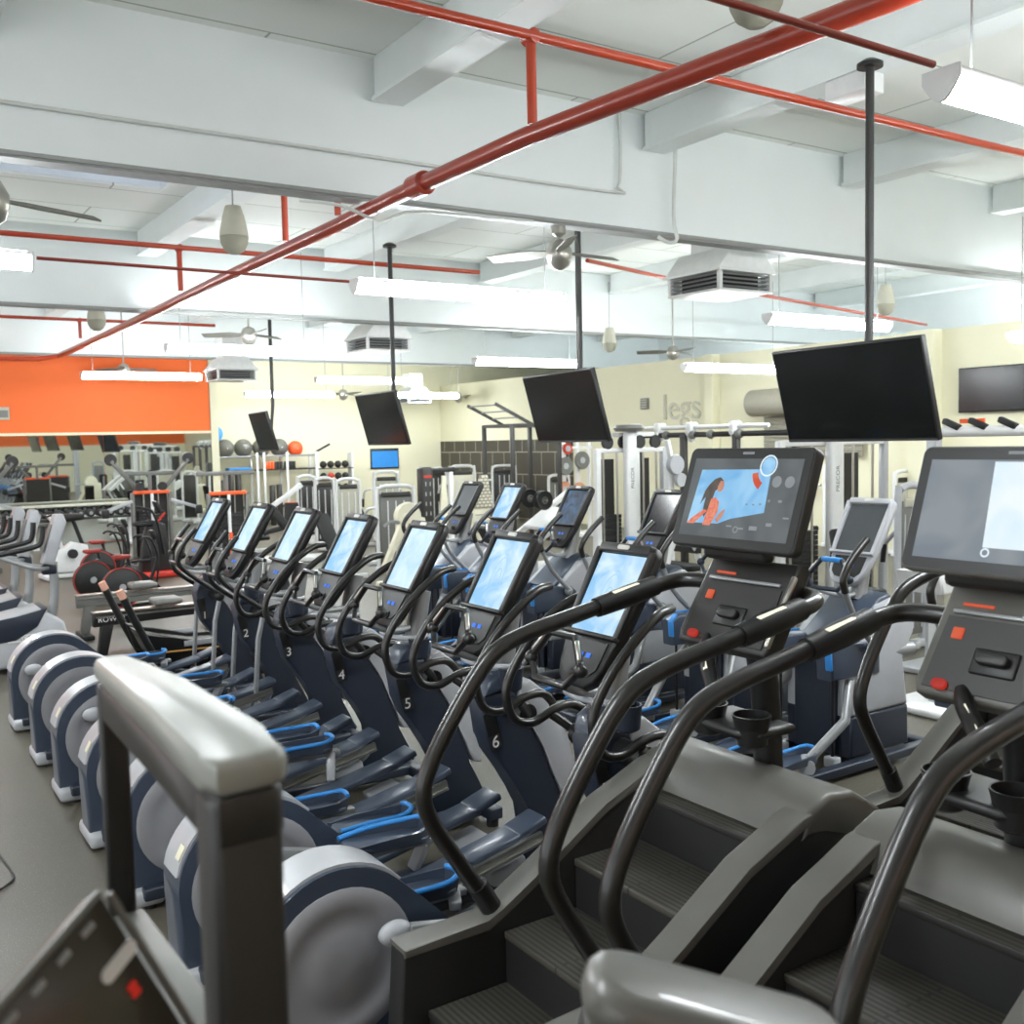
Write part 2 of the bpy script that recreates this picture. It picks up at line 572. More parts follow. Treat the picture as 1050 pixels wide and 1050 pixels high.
L0 = light_fixture()
LP = [(5.33, 2.75, 3.72, 'large near strip light hanging at the upper right corner'),
      (.16, 8.9, 3.7, 'strip light cut by the left edge of the picture, near the ceiling fan blade'),
      (5.4, 8.95, 3.7, 'long strip light hanging between two thin poles left of the mid-room ceiling fan'),
      (11.3, 9.2, 3.7, 'strip light behind the tall pole of the largest hanging television'),
      (14.5, 7.8, 3.45, 'strip light end at the right edge of the picture above the wall television'),
      (5.5, 15.9, 3.72, 'strip light in front of the far white beam, above the small far fan'),
      (11.3, 16.4, 3.7, 'strip light behind the pole of the middle hanging television'),
      (13.5, 13.1, 3.4, 'strip light before the cream wall, over the letters'),
      (5.5, 22.3, 3.72, 'strip light in front of the orange wall'),
      (10.6, 22.3, 3.7, 'far strip light right of the orange wall, below a vent box'),
      (10.0, 25.5, 3.52, 'far strip light above the rack of exercise balls'),
      (13.85, 25.5, 3.52, 'far strip light near the inner corner of the room'),
      (.0, 15.9, 3.72, 'strip light of the second row, left of the picture'),
      (.2, 22.3, 3.72, 'strip light of the third row, left of the picture'),
      (-.6, 2.75, 3.72, 'strip light overhead, left of the near one'),
      (11.3, 2.75, 3.72, 'strip light overhead, far right of the near one'),
      (8.3, 2.75, 3.72, 'added unseen strip light brightening the first beam, just right of the near one'),  # added out of view to put more light on the first beam
      (19.0, 9.4, 4.7, 'added unseen strip light brightening the raised side bay beyond the right wall'),  # added out of view to brighten the dark side bay
      (17.9, 17.0, 4.8, 'added strip light hidden behind the second white beam, brightening the raised side bay'),  # added behind the beam, out of sight, to light the far side bay
      (20.6, 17.0, 4.8, 'added strip light hidden behind the second beam, farther aside, brightening the side bay'),  # second added lamp, also hidden by the beam
      (20.2, 11.0, 4.7, 'added unseen strip light brightening the raised side bay, farther along')]  # added, unseen, for more light in the side bay
for i, (x, y, z, lab) in enumerate(LP):
    o = L0 if i == 0 else dup(L0, (0, 0, 0))
    o.location = (x, y, z)
    tag(o, lab, 'light', 'hanging strip lights')


def fan(rod=1.45):
    t = thing('ceiling_fan', '', 'fan')
    B().lathe([(.02, rod), (.07, rod-.01), (.07, rod-.09), (.03, rod-.12)], (0, 0, 0)).done('ceiling_mount', FANM, t)
    B().cyl((0, 0, .1), (0, 0, rod-.05), .016).done('downrod', FANM, t)
    B().lathe([(.03, .16), (.09, .13), (.13, .05), (.13, -.02), (.1, -.1), (.04, -.14), (.005, -.15)], (0, 0, 0), n=24).done('motor', FANM, t)
    for k in range(3):
        b = B(Mx.Rotation(k*2*PI/3+.15, 4, 'Z') @ Mx.Translation((0, 0, .03)) @ Mx.Rotation(R(22), 4, 'X'))
        b.prism([(.1, -.04), (.3, -.08), (.74, -.07), (.76, .055), (.3, .08), (.1, .04)], -.006, .006, 'z')
        b.done('blade', FANB, t)
    return t


FS = fan(.30)
F0 = None
for i, (p, rz, lab) in enumerate((
        (U(573, 262, Y=8.25), -.1, 'nickel three-blade ceiling fan in the middle, under the first beam'),
        (U(690, 362, Z=3.95), .2, 'small ceiling fan far off above the lettering on the cream wall'),
        (U(255, 345, Z=4.0), .35, 'small far ceiling fan above the leftmost hanging television'),
        (U(127, 380, Z=3.95), .0, 'ceiling fan in front of the orange wall'),
        (U(-14, 208, Z=3.7), .25, 'ceiling fan with only its blades in view at the left edge'),
        (U(352, 405, Y=26.4), .6, 'tiny far ceiling fan right of the exercise balls'),
        (U(470, 408, Y=26.4), .3, 'tiny far ceiling fan by the inner corner of the room'))):
    if i == 1:
        F0 = fan()
    o = FS if i == 0 else (F0 if i == 1 else dup(F0, (0, 0, 0)))
    o.location = p
    o.rotation_euler = (0, 0, rz)
    tag(o, lab, 'fan', 'ceiling fans')


def egg():
    t = thing('ceiling_speaker', '', 'speaker')
    up = [(.045*0+.03, .30), (.075, .295), (.105, .2), (.135, .05), (.14, 0)]
    B().lathe(up[::-1], (0, 0, 0), n=24).done('upper_shell', SPKM, t)
    B().lathe([(.14, -.004), (.13, -.07), (.1, -.13), (.05, -.165), (.01, -.17)], (0, 0, 0), n=24).done('grille', SPKD, t)
    B().cyl((0, 0, .29), (0, 0, 1.15), .008, n=6).done('hanging_cable', STEELG, t)
    return t


E0 = egg()
for i, (p, lab) in enumerate((
        (U(240, 243, Z=4.25), 'egg-shaped grey ceiling speaker left of the thick red main'),
        (U(99, 328, Z=4.2), 'small egg-shaped ceiling speaker over the orange wall'),
        (U(908, 312, Z=4.15), 'egg-shaped white ceiling speaker beside the tall television pole'),
        (U(625, 352, Z=4.0), 'small egg-shaped ceiling speaker far right of the middle television pole'),
        (U(775, -8, Z=4.4), 'ceiling speaker cut off by the top edge of the picture'))):
    o = E0 if i == 0 else dup(E0, (0, 0, 0))
    o.location = p
    tag(o, lab, 'speaker', 'egg-shaped hanging speakers')


def vent():
    t = thing('ceiling_vent', '', 'vent')
    w = .52
    B().prism([(-.3, 1.2), (-.3, .6), (-w-.06, .26), (w+.06, .26), (.3, .6), (.3, 1.2)], -.3, .3, 'y').done('duct', WHITEM, t)
    b = B()
    for s in (-1, 1):
        for q in (-1, 1):
            b.box((s*w, q*w, .13), (.06, .06, .26))
    b.box((0, 0, .265), (2*w+.16, 2*w+.16, .03)).box((0, 0, -.01), (2*w+.06, 2*w+.06, .03))
    b.done('box_frame', WHITEM, t)
    B().box((0, 0, .13), (.8, .8, .22)).done('dark_core', BLACK, t)
    for (rz) in range(4):
        b = B(Mx.Rotation(rz*PI/2, 4, 'Z'))
        for k in range(4):
            b.box((0, -w, .04+k*.06), (2*w-.06, .05, .008), rot=(R(35), 0, 0))
        b.done('louvre', STEELG, t)
    # hood flare
    B().prism([(-w-.08, .28), (-.3, .62), (.3, .62), (w+.08, .28)], -w-.06, w+.06, 'y', bev=.02).done('hood', WHITEM, t)
    return t


V0 = vent()
for i, (p, lab, sc) in enumerate((
        (U(738, 302, Z=3.95), 'big white square ceiling vent box with dark louvres right of the mid-room fan', .82),
        (U(388, 360, Z=3.95), 'white ceiling vent box behind the second hanging television pole', .82),
        (U(237, 390, Y=22.5), 'small far ceiling vent box next to the orange wall', .8),
        (U(424, 413, Y=26.6), 'tiny far ceiling vent box right of the second hanging television', .7))):
    o = V0 if i == 0 else dup(V0, (0, 0, 0))
    o.location = p
    o.scale = (sc, sc, sc)
    tag(o, lab, 'vent', 'white ceiling vent boxes')


def television(name, label, X, Y, z0, yaw, tilt, poletop, w=1.52, h=.87, cat='television'):
    t = thing(name, label, cat, (X, Y, z0), yaw, 'televisions hung on poles')
    # screen faces -X; leaning forward at the top
    M = Mx.Rotation(R(-tilt), 4, 'Y')
    B(M).box((0, 0, h/2), (.05, w, h), bev=.006).done('casing', BLACK, t)
    B(M).box((-.0265, 0, h/2+.008), (.004, w-.03, h-.045)).done('screen', DARKSCR, t)
    B(M).box((-.028, 0, .012), (.006, w-.02, .016)).done('lower_bezel', mat('bezel_grey', (64, 64, 62), .4), t)
    B(M).box((.06, 0, h/2), (.08, .5, .45), bev=.01).done('bracket', BLACK, t)
    B().tube([(.2*0+.06, 0, h*.55), (.10, 0, h+.1), (.10, 0, poletop-z0-.03)], [.028, .034, .034], 12, 1).done('pole', CHAR, t)
    B().lathe([(.1, -.01), (.1, .02), (.05, .05)], (.1, 0, poletop-z0-.05)).done('ceiling_plate', BLACK, t)
    return t


for (px, py, tilt, yaw, lab, sc) in (
        (882, 452, 15, -.06, 'largest and nearest hanging television, above the front stair climber display', 1.),
        (588, 453, 15, -.10, 'hanging television in the middle of the row, before the dark tiles', 1.),
        (399, 456, 15, -.06, 'second farthest hanging television, before the bare cream wall', 1.),
        (276, 462, 15, -.12, 'farthest hanging television, in front of the dark exercise balls', .95)):
    p = U(px, py, X=6.85)
    television('hanging_television', lab, 6.85, p.y, p.z, yaw, tilt, 5.12, 1.5*sc, .79*sc)
# junction box beside the nearest pole
p = U(860, 58, X=7.05)
tag(B().box((7.2, 5.62, 5.045), (.25, .4, .16), bev=.01).done('ceiling_junction_box', WHITEM), 'white junction box on the purlin beside the tallest television pole', 'box')
# television on the right wall
t = thing('wall_television', 'black television mounted flat on the right cream wall', 'television', (XR-.07, 9.6, 2.5))
B().box((0, 0, .37), (.07, 1.34, .75), bev=.006).done('casing', BLACK, t)
B().box((-.037, 0, .375), (.004, 1.3, .7)).done('screen', DARKSCR, t)
# small wall boxes
p = U(661, 414, X=XR-.03)
t = thing('wall_panel', 'small grey gridded panel on the cream wall left of the letters', 'panel', p)
B().box((0, 0, 0), (.05, .26, .26), bev=.005).done('casing', GUN, t)
bb = B()
for k in range(4):
    bb.box((-.028, 0, -.085+k*.057), (.006, .2, .03))
bb.done('grille', SPKM, t)
p = U(3, 424, Y=YF-.04)
t = thing('wall_sign', 'small grey and white sign on the orange wall at the left edge', 'sign', p)
B().box((0, 0, 0), (.26, .03, .28)).done('board', SPKM, t)
B().box((0, -.018, -.01), (.2, .01, .16)).done('picture_panel', GUN, t)
# rolling shutter housing
t = thing('roller_shutter', 'grey roller shutter rolled up in its barrel on the cream wall', 'shutter', (XR-.3, 13.4, 2.72))
B().lathe([(.2, -1.35), (.27, -1.33), (.27, 1.33), (.2, 1.35)], (0, 0, .12), 'y', 24).done('barrel', mat('shutter_grey', (140, 136, 122), .6), t)
bb = B()
for k in range(9):
    bb.box((.2, 0, -.2-k*.09), (.05, 2.4, .085), bev=.012)
bb.done('curtain', MATS['shutter_grey'], t)

# ------------------------------------------------------------------ cardio machines
def setm(o, m):
    o.material_slots[0].link = 'OBJECT'
    o.material_slots[0].material = m


def slabM(x, z, tilt, y=0.):
    """local u (to the user's right), v (up the face), w (out of the face) of a panel facing -X and up"""
    s, c = math.sin(R(tilt)), math.cos(R(tilt))
    return Mx(((0, s, -c, x), (-1, 0, 0, y), (0, c, s, z), (0, 0, 0, 1)))


def console(parent, x, z, tilt, shell=BLACK, scr=SCR_BRIGHT, keyp=None, edge=CHAR):
    M = slabM(x, z, tilt)
    out = [(-.07, 0), (.07, 0), (.115, .03), (.145, .09), (.165, .2), (.18, .42), (.186, .60), (.17, .635), (.15, .645), (-.15, .645), (-.17, .635), (-.186, .60), (-.18, .42), (-.165, .2), (-.145, .09), (-.115, .03)]
    h = B(M).prism(out, -.05, 0, 'z', bev=.012).done('console', shell, parent)
    b = B(M)
    b.box((-.166, .415, .008), (.03, .40, .02), rot=(0, 0, R(2)), bev=.005).box((.166, .415, .008), (.03, .40, .02), rot=(0, 0, R(-2)), bev=.005)
    b.box((0, .617, .008), (.33, .045, .03), bev=.01).box((0, .222, .014), (.35, .018, .034), bev=.004)
    b.done('bezel', edge, h)
    B(M).box((0, .41, .003), (.292, .362, .004)).done('screen', scr, h)
    B(M).prism(rrect(.075, .02, .009, 0, .618), .022, .027, 'z').done('badge', mat('badge_silver', (206, 204, 196), .35), h)
    B(M).prism([(-.115, .085), (-.08, .05), (0, .04), (.08, .05), (.115, .085), (.125, .2), (-.125, .2)], 0, .006, 'z').done('keypad', keyp or CHAR, h)
    for s in (-1, 1):
        B(M).box((.012+s*.024, .135, .008), (.026, .02, .004)).done('key', LED_B, h)
    B(M).prism(rrect(.1, .045, .02, 0, .065), .004, .014, 'z').prism(rrect(.05, .02, .009, .005, .068), .012, .03, 'z').done('stop_button', BLACK, h)
    return h


def hexgrip(parent, x, z, sc=1., m=TUBEB, stem=STEELG, top=None):
    pts = [(-.00, .17, -.03), (.04, .085, .085), (.04, -.085, .085), (.0, -.17, -.03), (-.03, -.10, -.10), (-.03, .10, -.10)]
    P = [(x+a*sc, b*sc, z+c*sc) for a, b, c in pts]
    g = B().tube(P, .017, 8, 1, closed=True).done('grip', m, parent)
    for s in (-1, 1):
        B().sph((x, s*.17*sc, z-.03*sc), .03, u=10, v=8).done('grip_joint', m, g)
        B().slab((x+.005, s*.155*sc, z), (x+.035, s*.1*sc, z+.07), .02, .034, bev=.006).done('pulse_sensor', STEEL, g)
    B().tube([(x-.03, .09, z-.1), (x+.12, .05, z-.16), (x+.3, 0, z-.16)], .016, 8, 4).tube([(x-.03, -.09, z-.1), (x+.12, -.05, z-.16), (x+.3, 0, z-.16)], .016, 8, 4).done('grip_stem', stem, g)
    if top:
        B().slab((x+.04, .075, z+.088), (x+.04, -.075, z+.088), .045, .03, bev=.006).done('grip_pad', top, g)
    return g


def pedal(parent, x, y, z, tilt=8):
    M = Mx.Translation((x, y, z)) @ Mx.Rotation(R(tilt), 4, 'Y')
    p = B(M).prism(rrect(.40, .16, .07), 0, .03, 'z', bev=.008).done('pedal', NAVYL, parent)
    path = [(-.19, -.07), (-.05, -.082), (.12, -.08), (.19, -.05), (.2, 0), (.19, .05), (.12, .08), (-.05, .082), (-.19, .07)]
    hh = [.03, .05, .06, .075, .08, .075, .06, .05, .03]
    w = B(M)
    rings = []
    for (a, b), h in zip(path, hh):
        rings.append([w.b.verts.new(q) for q in ((a, b, .005), (a*1.04, b*1.1, h), (a*.98, b*.9, h), (a*.94, b*.84, .005))])
    for A, D in zip(rings, rings[1:]):
        for q in range(4):
            w.b.faces.new((A[q], A[(q+1) % 4], D[(q+1) % 4], D[q]))
    w.b.faces.new(rings[0])
    w.b.faces.new(rings[-1][::-1])
    w.done('pedal_wall', NAVYL, p)
    tr = list(zip(path, hh))
    tr = tr[3:] if y < 0 else tr[:6]
    B(M).tube([(a, b, h+.004) for (a, b), h in tr], .012, 8, 3).done('pedal_trim', BLUE, p)
    return p


def arc(cx, cz, r, a0, a1, n):
    return [(cx+r*math.cos(R(a0+(a1-a0)*i/n)), cz+r*math.sin(R(a0+(a1-a0)*i/n))) for i in range(n+1)]


def elliptical(kind, phase):
    t = thing('elliptical_trainer', '', 'elliptical trainer')
    # base
    b = B()
    for s in (-1, 1):
        b.slab((-1.5, s*.17, .085), (.42, s*.17, .085), .07, .06, bev=.01)
    b.box((.42, 0, .08), (.09, .58, .07), bev=.012)
    b.done('base_frame', NAVY, t)
    B().box((-1.475, 0, .055), (.17, .34, .085), bev=.025).done('rear_foot', SILVER, t)
    for s in (-1, 1):
        B().cyl((-1.46, s*.13, 0), (-1.46, s*.13, .02), .03, n=10).done('rubber_foot', RUBBER, t)
        B().cyl((.42, s*.24, 0), (.42, s*.24, .05), .035, n=10).done('rubber_foot', RUBBER, t)
    # rear drive housing
    cx, cz = -1.23, .405
    out = [(-1.55, .075)]+arc(cx, cz, .325, 185, 45, 16)+[(-.86, .50), (-.70, .34), (-.6, .2), (-.6, .075)]
    hs = B().prism(out, -.115, .115, 'y', bev=.022, seg=3).done('drive_housing', NAVYL, t)
    B().prism(arc(cx, cz, .336, 168, 42, 16)+arc(cx, cz, .31, 42, 168, 16), -.095, .095, 'y', bev=.006).done('top_band', SILVER, hs)
    M = Mx.Translation((cx, 0, cz)) @ Mx.Rotation(R(-62), 4, 'Y') @ Mx.Translation((0, -.0, .338))
    B(M).box((0, -.06, 0), (.06, .05, .006), bev=.002).done('badge', mat('badge_cream', (226, 222, 196), .5), hs)
    for s in (-1, 1):
        w = B().lathe([(.01, s*.13), (.12, s*.132), (.13, s*.127), (.20, s*.127), (.21, s*.132), (.262, s*.129), (.275, s*.12), (.275, s*.09)], (cx+.0, 0, cz-.02), 'y', 40).done('crank_disc', GREYD, t)
        a = phase+(PI if s > 0 else 0)
        kx, kz = cx+.20*math.cos(a), cz-.02+.20*math.sin(a)
        ped = (-.62+.16*math.cos(a), s*.27, .40+.085*math.sin(a))
        ar = B().slab((kx+.05, s*.19, kz-.005), (ped[0]-.15, s*.25, ped[2]-.015), .035, .055, bev=.006).slab((ped[0]-.2, s*.265, ped[2]-.018), (ped[0]+.25, s*.265, ped[2]-.03), .05, .03, bev=.006).done('foot_arm', STEELG, t)
        B().sph((kx, s*.18, kz), .052, (1.25, .7, .85), 14, 10).done('arm_knuckle', SILVER, ar)
        pedal(t, *ped, tilt=4)
        B().slab((ped[0]+.2, s*.265, ped[2]-.03), (ped[0]+.17, s*.2, .3), .05, .05, bev=.008).done('roller_bracket', SILVER, t)
    # ramp
    for s in (-1, 1):
        r = B().slab((-.62, s*.2, .2), (.02, s*.2, .335), .15, .04, bev=.012).slab((-.02, s*.2, .33), (.14, s*.2, .385), .15, .04, bev=.012).done('ramp_cover', NAVYL, t)
        B().slab((-.6, s*.285, .175), (.1, s*.285, .325), .022, .035).slab((-.62, s*.295, .15), (.1, s*.295, .3), .03, .012).done('ramp_rail', STEEL, r)
    B().box((-.06, 0, .17), (.2, .5, .08), rot=(0, R(-12), 0), bev=.015).done('ramp_lift', SILVER, t)
    # tower
    left = [(-.135, .95), (-.10, .77), (-.075, .69), (.02, .56), (.08, .46), (.125, .37), (.165, .24), (.12, .17), (-.04, .11), (-.05, .05)]
    right = [(.42, .05), (.45, .12), (.38, .2), (.335, .33), (.31, .42), (.27, .52), (.22, .65), (.185, .715), (.14, .79), (.10, .84), (.07, .92), (.06, .985), (-.11, .985)]
    left, right = [(x+.045, z) for x, z in left], [(x+.045, z) for x, z in right]
    B().prism(left+right, -.07, .07, 'y', bev=.018, seg=3).done('tower', NAVY, t)
    cov = [(.075, .93), (.09, 1.0), (.15, 1.02), (.24, .95), (.32, .83), (.37, .70), (.41, .55), (.425, .42), (.415, .32), (.365, .33), (.34, .38), (.315, .45), (.275, .535), (.225, .665), (.19, .73), (.145, .80), (.105, .85)]
    cov = [(x+.045, z) for x, z in cov]
    B().prism(cov, -.076, .076, 'y', bev=.012).done('front_cover', SILVER, t)
    B().prism([(-.07, .975), (.14, 1.0), (.15, 1.075), (.03, 1.085), (-.05, 1.04)], -.085, .085, 'y', bev=.02).done('tower_cap', NAVYL, t)
    B().tube([(.075, 0, 1.06), (.10, 0, 1.2), (.135, 0, 1.36)], [.062, .056, .052], 16, 3).done('mast', STEELG, t)
    B().tube([(.1, -.10, 1.12), (.02, -.19, 1.13), (-.07, -.12, 1.13), (-.09, 0, 1.13), (-.07, .12, 1.13), (.02, .19, 1.13), (.1, .10, 1.12)], .014, 8, 4).done('tray_loop', SILVER, t)
    B().lathe([(.035, 1.02), (.05, 1.03), (.06, 1.13), (.052, 1.13), (.03, 1.04)], (.0, -.2, 0)).done('cup_holder', NAVY, t)
    console(t, -.13, 1.19, 30)
    hexgrip(t, -.21, 1.32)
    for s in (-1, 1):
        if kind == 'loop':
            P = [(.21, 1.50), (.10, 1.49), (-.05, 1.40), (-.18, 1.27), (-.255, 1.13), (-.22, 1.0), (-.12, .965), (.0, 1.005), (.1, 1.01), (.18, .955), (.25, .88)]
            yy = [s*.235, s*.28]+[s*.30]*7+[s*.27, s*.2]
            h = B().tube([(a, y, z) for (a, z), y in zip(P, yy)], .0205, 12, 5).done('handlebar', TUBEB, t)
            B().cyl((.07, s*.06, .9), (.07, s*.235, .9), .05).done('handlebar_hub', BLACK, h)
            B().tube([(.07, s*.23, .9), (.02, s*.27, .95), (-.02, s*.3, .985)], .022, 8, 3).done('hub_link', TUBEB, h)
        else:
            ph = s*.05
            P = [(-.07+ph, 1.52), (-.19+ph, 1.37), (-.225+ph, 1.24), (-.15, 1.11), (.06, .95)]
            h = B().tube([(a, s*.27, z) for a, z in P], .021, 12, 5).done('handlebar', TUBEB, t)
            B().sph((.06, s*.27, .93), .04, (1, 1, 1.3), 12, 8).cyl((.06, s*.06, .92), (.06, s*.27, .92), .035).done('handlebar_hub', BLACK, h)
            B().tube([(.055, s*.27, .9), (.01, s*.27, .72), (-.03, s*.275, .24)], .019, 10, 1).sph((-.03, s*.275, .22), .035, u=10, v=8).done('lower_lever', STEELG, h)
    # number plate on the side of the tower
    pl = B().box((-.03, -.073, .80), (.065, .006, .2), rot=(0, R(-14), 0), bev=.003).done('number_plate', BLACK, t)
    B().box((-.018, -.077, .745), (.056, .004, .07), rot=(0, R(-14), 0)).done('number_tile', CHAR, pl)
    # dotted seam of screws along the curved edge
    b = B()
    for (a, z) in ((.03, .57), (.065, .51), (.095, .455), (.12, .405), (.14, .355)):
        b.sph((a+.039, -.045, z), .007, u=6, v=4)
    b.done('rivet', SILVER, t)
    return t


EX = 2.6
EL_L1 = elliptical('lever', 2.6)
EL_L2 = elliptical('lever', .6)
EL_P1 = elliptical('loop', 2.2)
EL_P2 = elliptical('loop', .5)
EL_P3 = elliptical('loop', 4.2)
spec = [(8.83, EL_L1, '1', SCR_BRIGHT, 'elliptical trainer farthest from the camera in the front row, bright screen and straight lever handles'),
        (7.77, EL_L2, '2', SCR_PALE, 'second elliptical trainer of the front row counting from the far end, straight lever handles'),
        (6.87, EL_P1, '3', SCR_PALE, 'elliptical trainer with looped black handles, the third of the front row from the far end'),
        (5.97, EL_P2, '4', SCR_BRIGHT, 'elliptical trainer in the middle of the front row, fourth from either end'),
        (5.08, EL_P3, '5', SCR_PALE, 'elliptical trainer with the white number 5 on its dark tower'),
        (4.17, EL_P1, '6', SCR_BRIGHT, 'elliptical trainer with the white number 6 on its dark tower'),
        (3.32, EL_P2, '7', SCR_BRIGHT, 'nearest elliptical trainer of the front row, beside the stair climber rail')]
used = set()
for y, proto, num, scr, lab in spec:
    if proto.name in used:
        o = dup(proto, (EX, y, 0))
    else:
        used.add(proto.name)
        o = proto
        o.location = (EX, y, 0)
    tag(o, lab, 'elliptical trainer', 'elliptical trainers in the front row')
    for ch in o.children:
        if ch.name.startswith('console'):
            for g in ch.children:
                if g.name.startswith('screen'):
                    setm(g, scr)
        if ch.name.startswith('number_plate'):
            for g in list(ch.children):
                if g.name.startswith('number_text'):
                    bpy.data.objects.remove(g)
            text('number_text', num, .085, WHITEM, face_minus_y((-.018, -.080, .745)), ch, .0015)
    # faint looping mark on the lit screens of the nearest machines
    if num in '67':
        con = [c for c in o.children if c.name.startswith('console')][0]
        M = slabM(-.13, 1.19, 30)
        b = B(M)
        for k, (ww, hh) in enumerate(((.085, .17), (.045, .11))):
            b.tube([(-ww/2, .33, .0062), (-ww/2, .33+hh*.7, .0062), (0, .33+hh, .0062), (ww/2, .33+hh*.7, .0062), (ww/2, .33, .0062)], .0022, 4, 4)
        b.done('screen_logo', emat('logo_blue', (150, 196, 234), (170, 210, 240), 1.), con)


def suspension_trainer(shell, scr, edge):
    t = thing('suspension_trainer', '', 'elliptical trainer')
    b = B()
    for s in (-1, 1):
        b.slab((-1.1, s*.3, .06), (.4, s*.3, .06), .08, .06, bev=.012)
    b.box((-1.1, 0, .06), (.1, .7, .06), bev=.012).box((.4, 0, .06), (.1, .7, .06), bev=.012)
    b.done('base_frame', NAVY, t)
    for s in (-1, 1):
        for x in (-1.1, .4):
            B().cyl((x, s*.3, 0), (x, s*.3, .04), .03, n=10).done('rubber_foot', RUBBER, t)
    B().prism([(-.36, .09), (.24, .09), (.23, .36), (-.36, .36)], -.27, .27, 'y', bev=.02).done('lower_shroud', NAVY, t)
    B().prism([(-.37, .36), (.24, .36), (.14, .70), (.30, .84), (.30, .98), (.12, 1.09), (-.02, 1.06), (-.24, .86), (-.36, .74)], -.265, .265, 'y', bev=.025, seg=3).done('shroud', SILVER, t)
    B().prism([(-.395, .1), (-.37, .1), (-.37, .70), (-.395, .70)], -.17, .17, 'y', bev=.006).done('rear_panel', NAVY, t)
    B().prism([(-.30, .84), (.02, 1.10), (.12, 1.12), (.2, 1.05), (.1, 1.0), (-.02, 1.0), (-.26, .80)], -.2, .2, 'y', bev=.02).done('top_panel', NAVYL, t)
    B().tube([(.03, 0, 1.06), (.09, 0, 1.25), (.13, 0, 1.4)], [.07, .056, .05], 14, 3).done('mast', STEELG, t)
    for s in (-1, 1):
        x = B().prism([(-.56, .63), (-.08, .62), (-.08, .80), (-.14, .845), (-.5, .86), (-.57, .82)], s*.215-.065, s*.215+.065, 'y', bev=.018).done('pulley_box', NAVYL, t)
        B().slab((-.572, s*.215-.05, .70), (-.582, s*.215-.05, .82), .05, .02, bev=.008).slab((-.582, s*.215-.05, .815), (-.53, s*.215-.05, .866), .05, .02, bev=.008).slab((-.5, s*.215+.05, .862), (-.1, s*.215+.05, .85), .02, .012).done('blue_trim', BLUE, x)
        B().tube([(-.1, s*.215, .73), (.1, s*.215, .73), (.3, s*.24, .73)], .05, 10, 2).done('support_arm', STEELG, t)
        l = B().tube([(-.3, s*.215, .64), (-.5, s*.33, .38), (-.78, s*.24, .13)], .033, 10, 1).done('foot_link', STEELG, t)
        B().cyl((-.82, s*.30, .13), (-.72, s*.2, .13), .05).done('link_joint', SILVER, l)
        c = B().cyl((-.48, s*.215, .63), (-.48, s*.215, .1), .010, n=8).done('drive_cable', BLACK, t)
        B().box((-.48, s*.215, .085), (.07, .09, .07), bev=.012).done('cable_block', SILVER, c)
        pedal(t, -.88, s*.22, .14, 0)
        h = B().tube([(-.29, s*.33, 1.52), (-.44, s*.33, 1.40), (-.52, s*.33, 1.29), (-.5, s*.33, 1.2)], .024, 10, 4).done('handlebar', TUBEB, t)
        B().tube([(-.5, s*.33, 1.2), (-.4, s*.33, 1.02), (-.2, s*.32, .82)], .02, 10, 3).sph((-.2, s*.31, .81), .04, u=10, v=8).done('handlebar_stem', STEELG, h)
    console(t, -.12, 1.19, 30, shell, scr, BLACK, edge)
    hexgrip(t, -.26, 1.27, 1., NAVY, SILVER, BLUE)
    return t


AX = 5.73
A0 = suspension_trainer(BLACK, GREYSCR, CHAR)
A1 = suspension_trainer(SILVER, GREYSCR, SILVER)
amt = [(9.74, A0, GREYSCR, 'elliptical in the second row with a dark screen, farthest from the camera'),
       (8.9, A0, SCR_BRIGHT, 'elliptical in the second row whose small screen glows bright blue'),
       (7.76, A0, SCR_BLUED, 'elliptical in the second row with a dim blue screen, before the leg press'),
       (6.5, A0, DARKSCR, 'elliptical in the second row with a black screen, beside the lit stair climber display'),
       (5.5, A0, GREYSCR, 'elliptical in the second row hidden mostly behind the near stair climber display'),
       (4.47, A1, GREYSCR, 'elliptical with a silver-framed console, between the two large stair climber displays'),
       (3.2, A0, GREYSCR, 'elliptical of the second row behind the right stair climber console')]
used = set()
for y, proto, scr, lab in amt:
    o = dup(proto, (AX, y, 0)) if proto.name in used else proto
    used.add(proto.name)
    o.location = (AX, y, 0)
    tag(o, lab, 'elliptical trainer', 'suspended pedal trainers in the second row')
    for ch in o.children:
        if ch.name.startswith('console'):
            for g in ch.children:
                if g.name.startswith('screen'):
                    setm(g, scr)


# ------------------------------------------------------------------ stair climbers
STEPM = line_mat('step_rubber', (66, 63, 56), (36, 35, 32), .55, 3., .022, .006, rot=R(90))


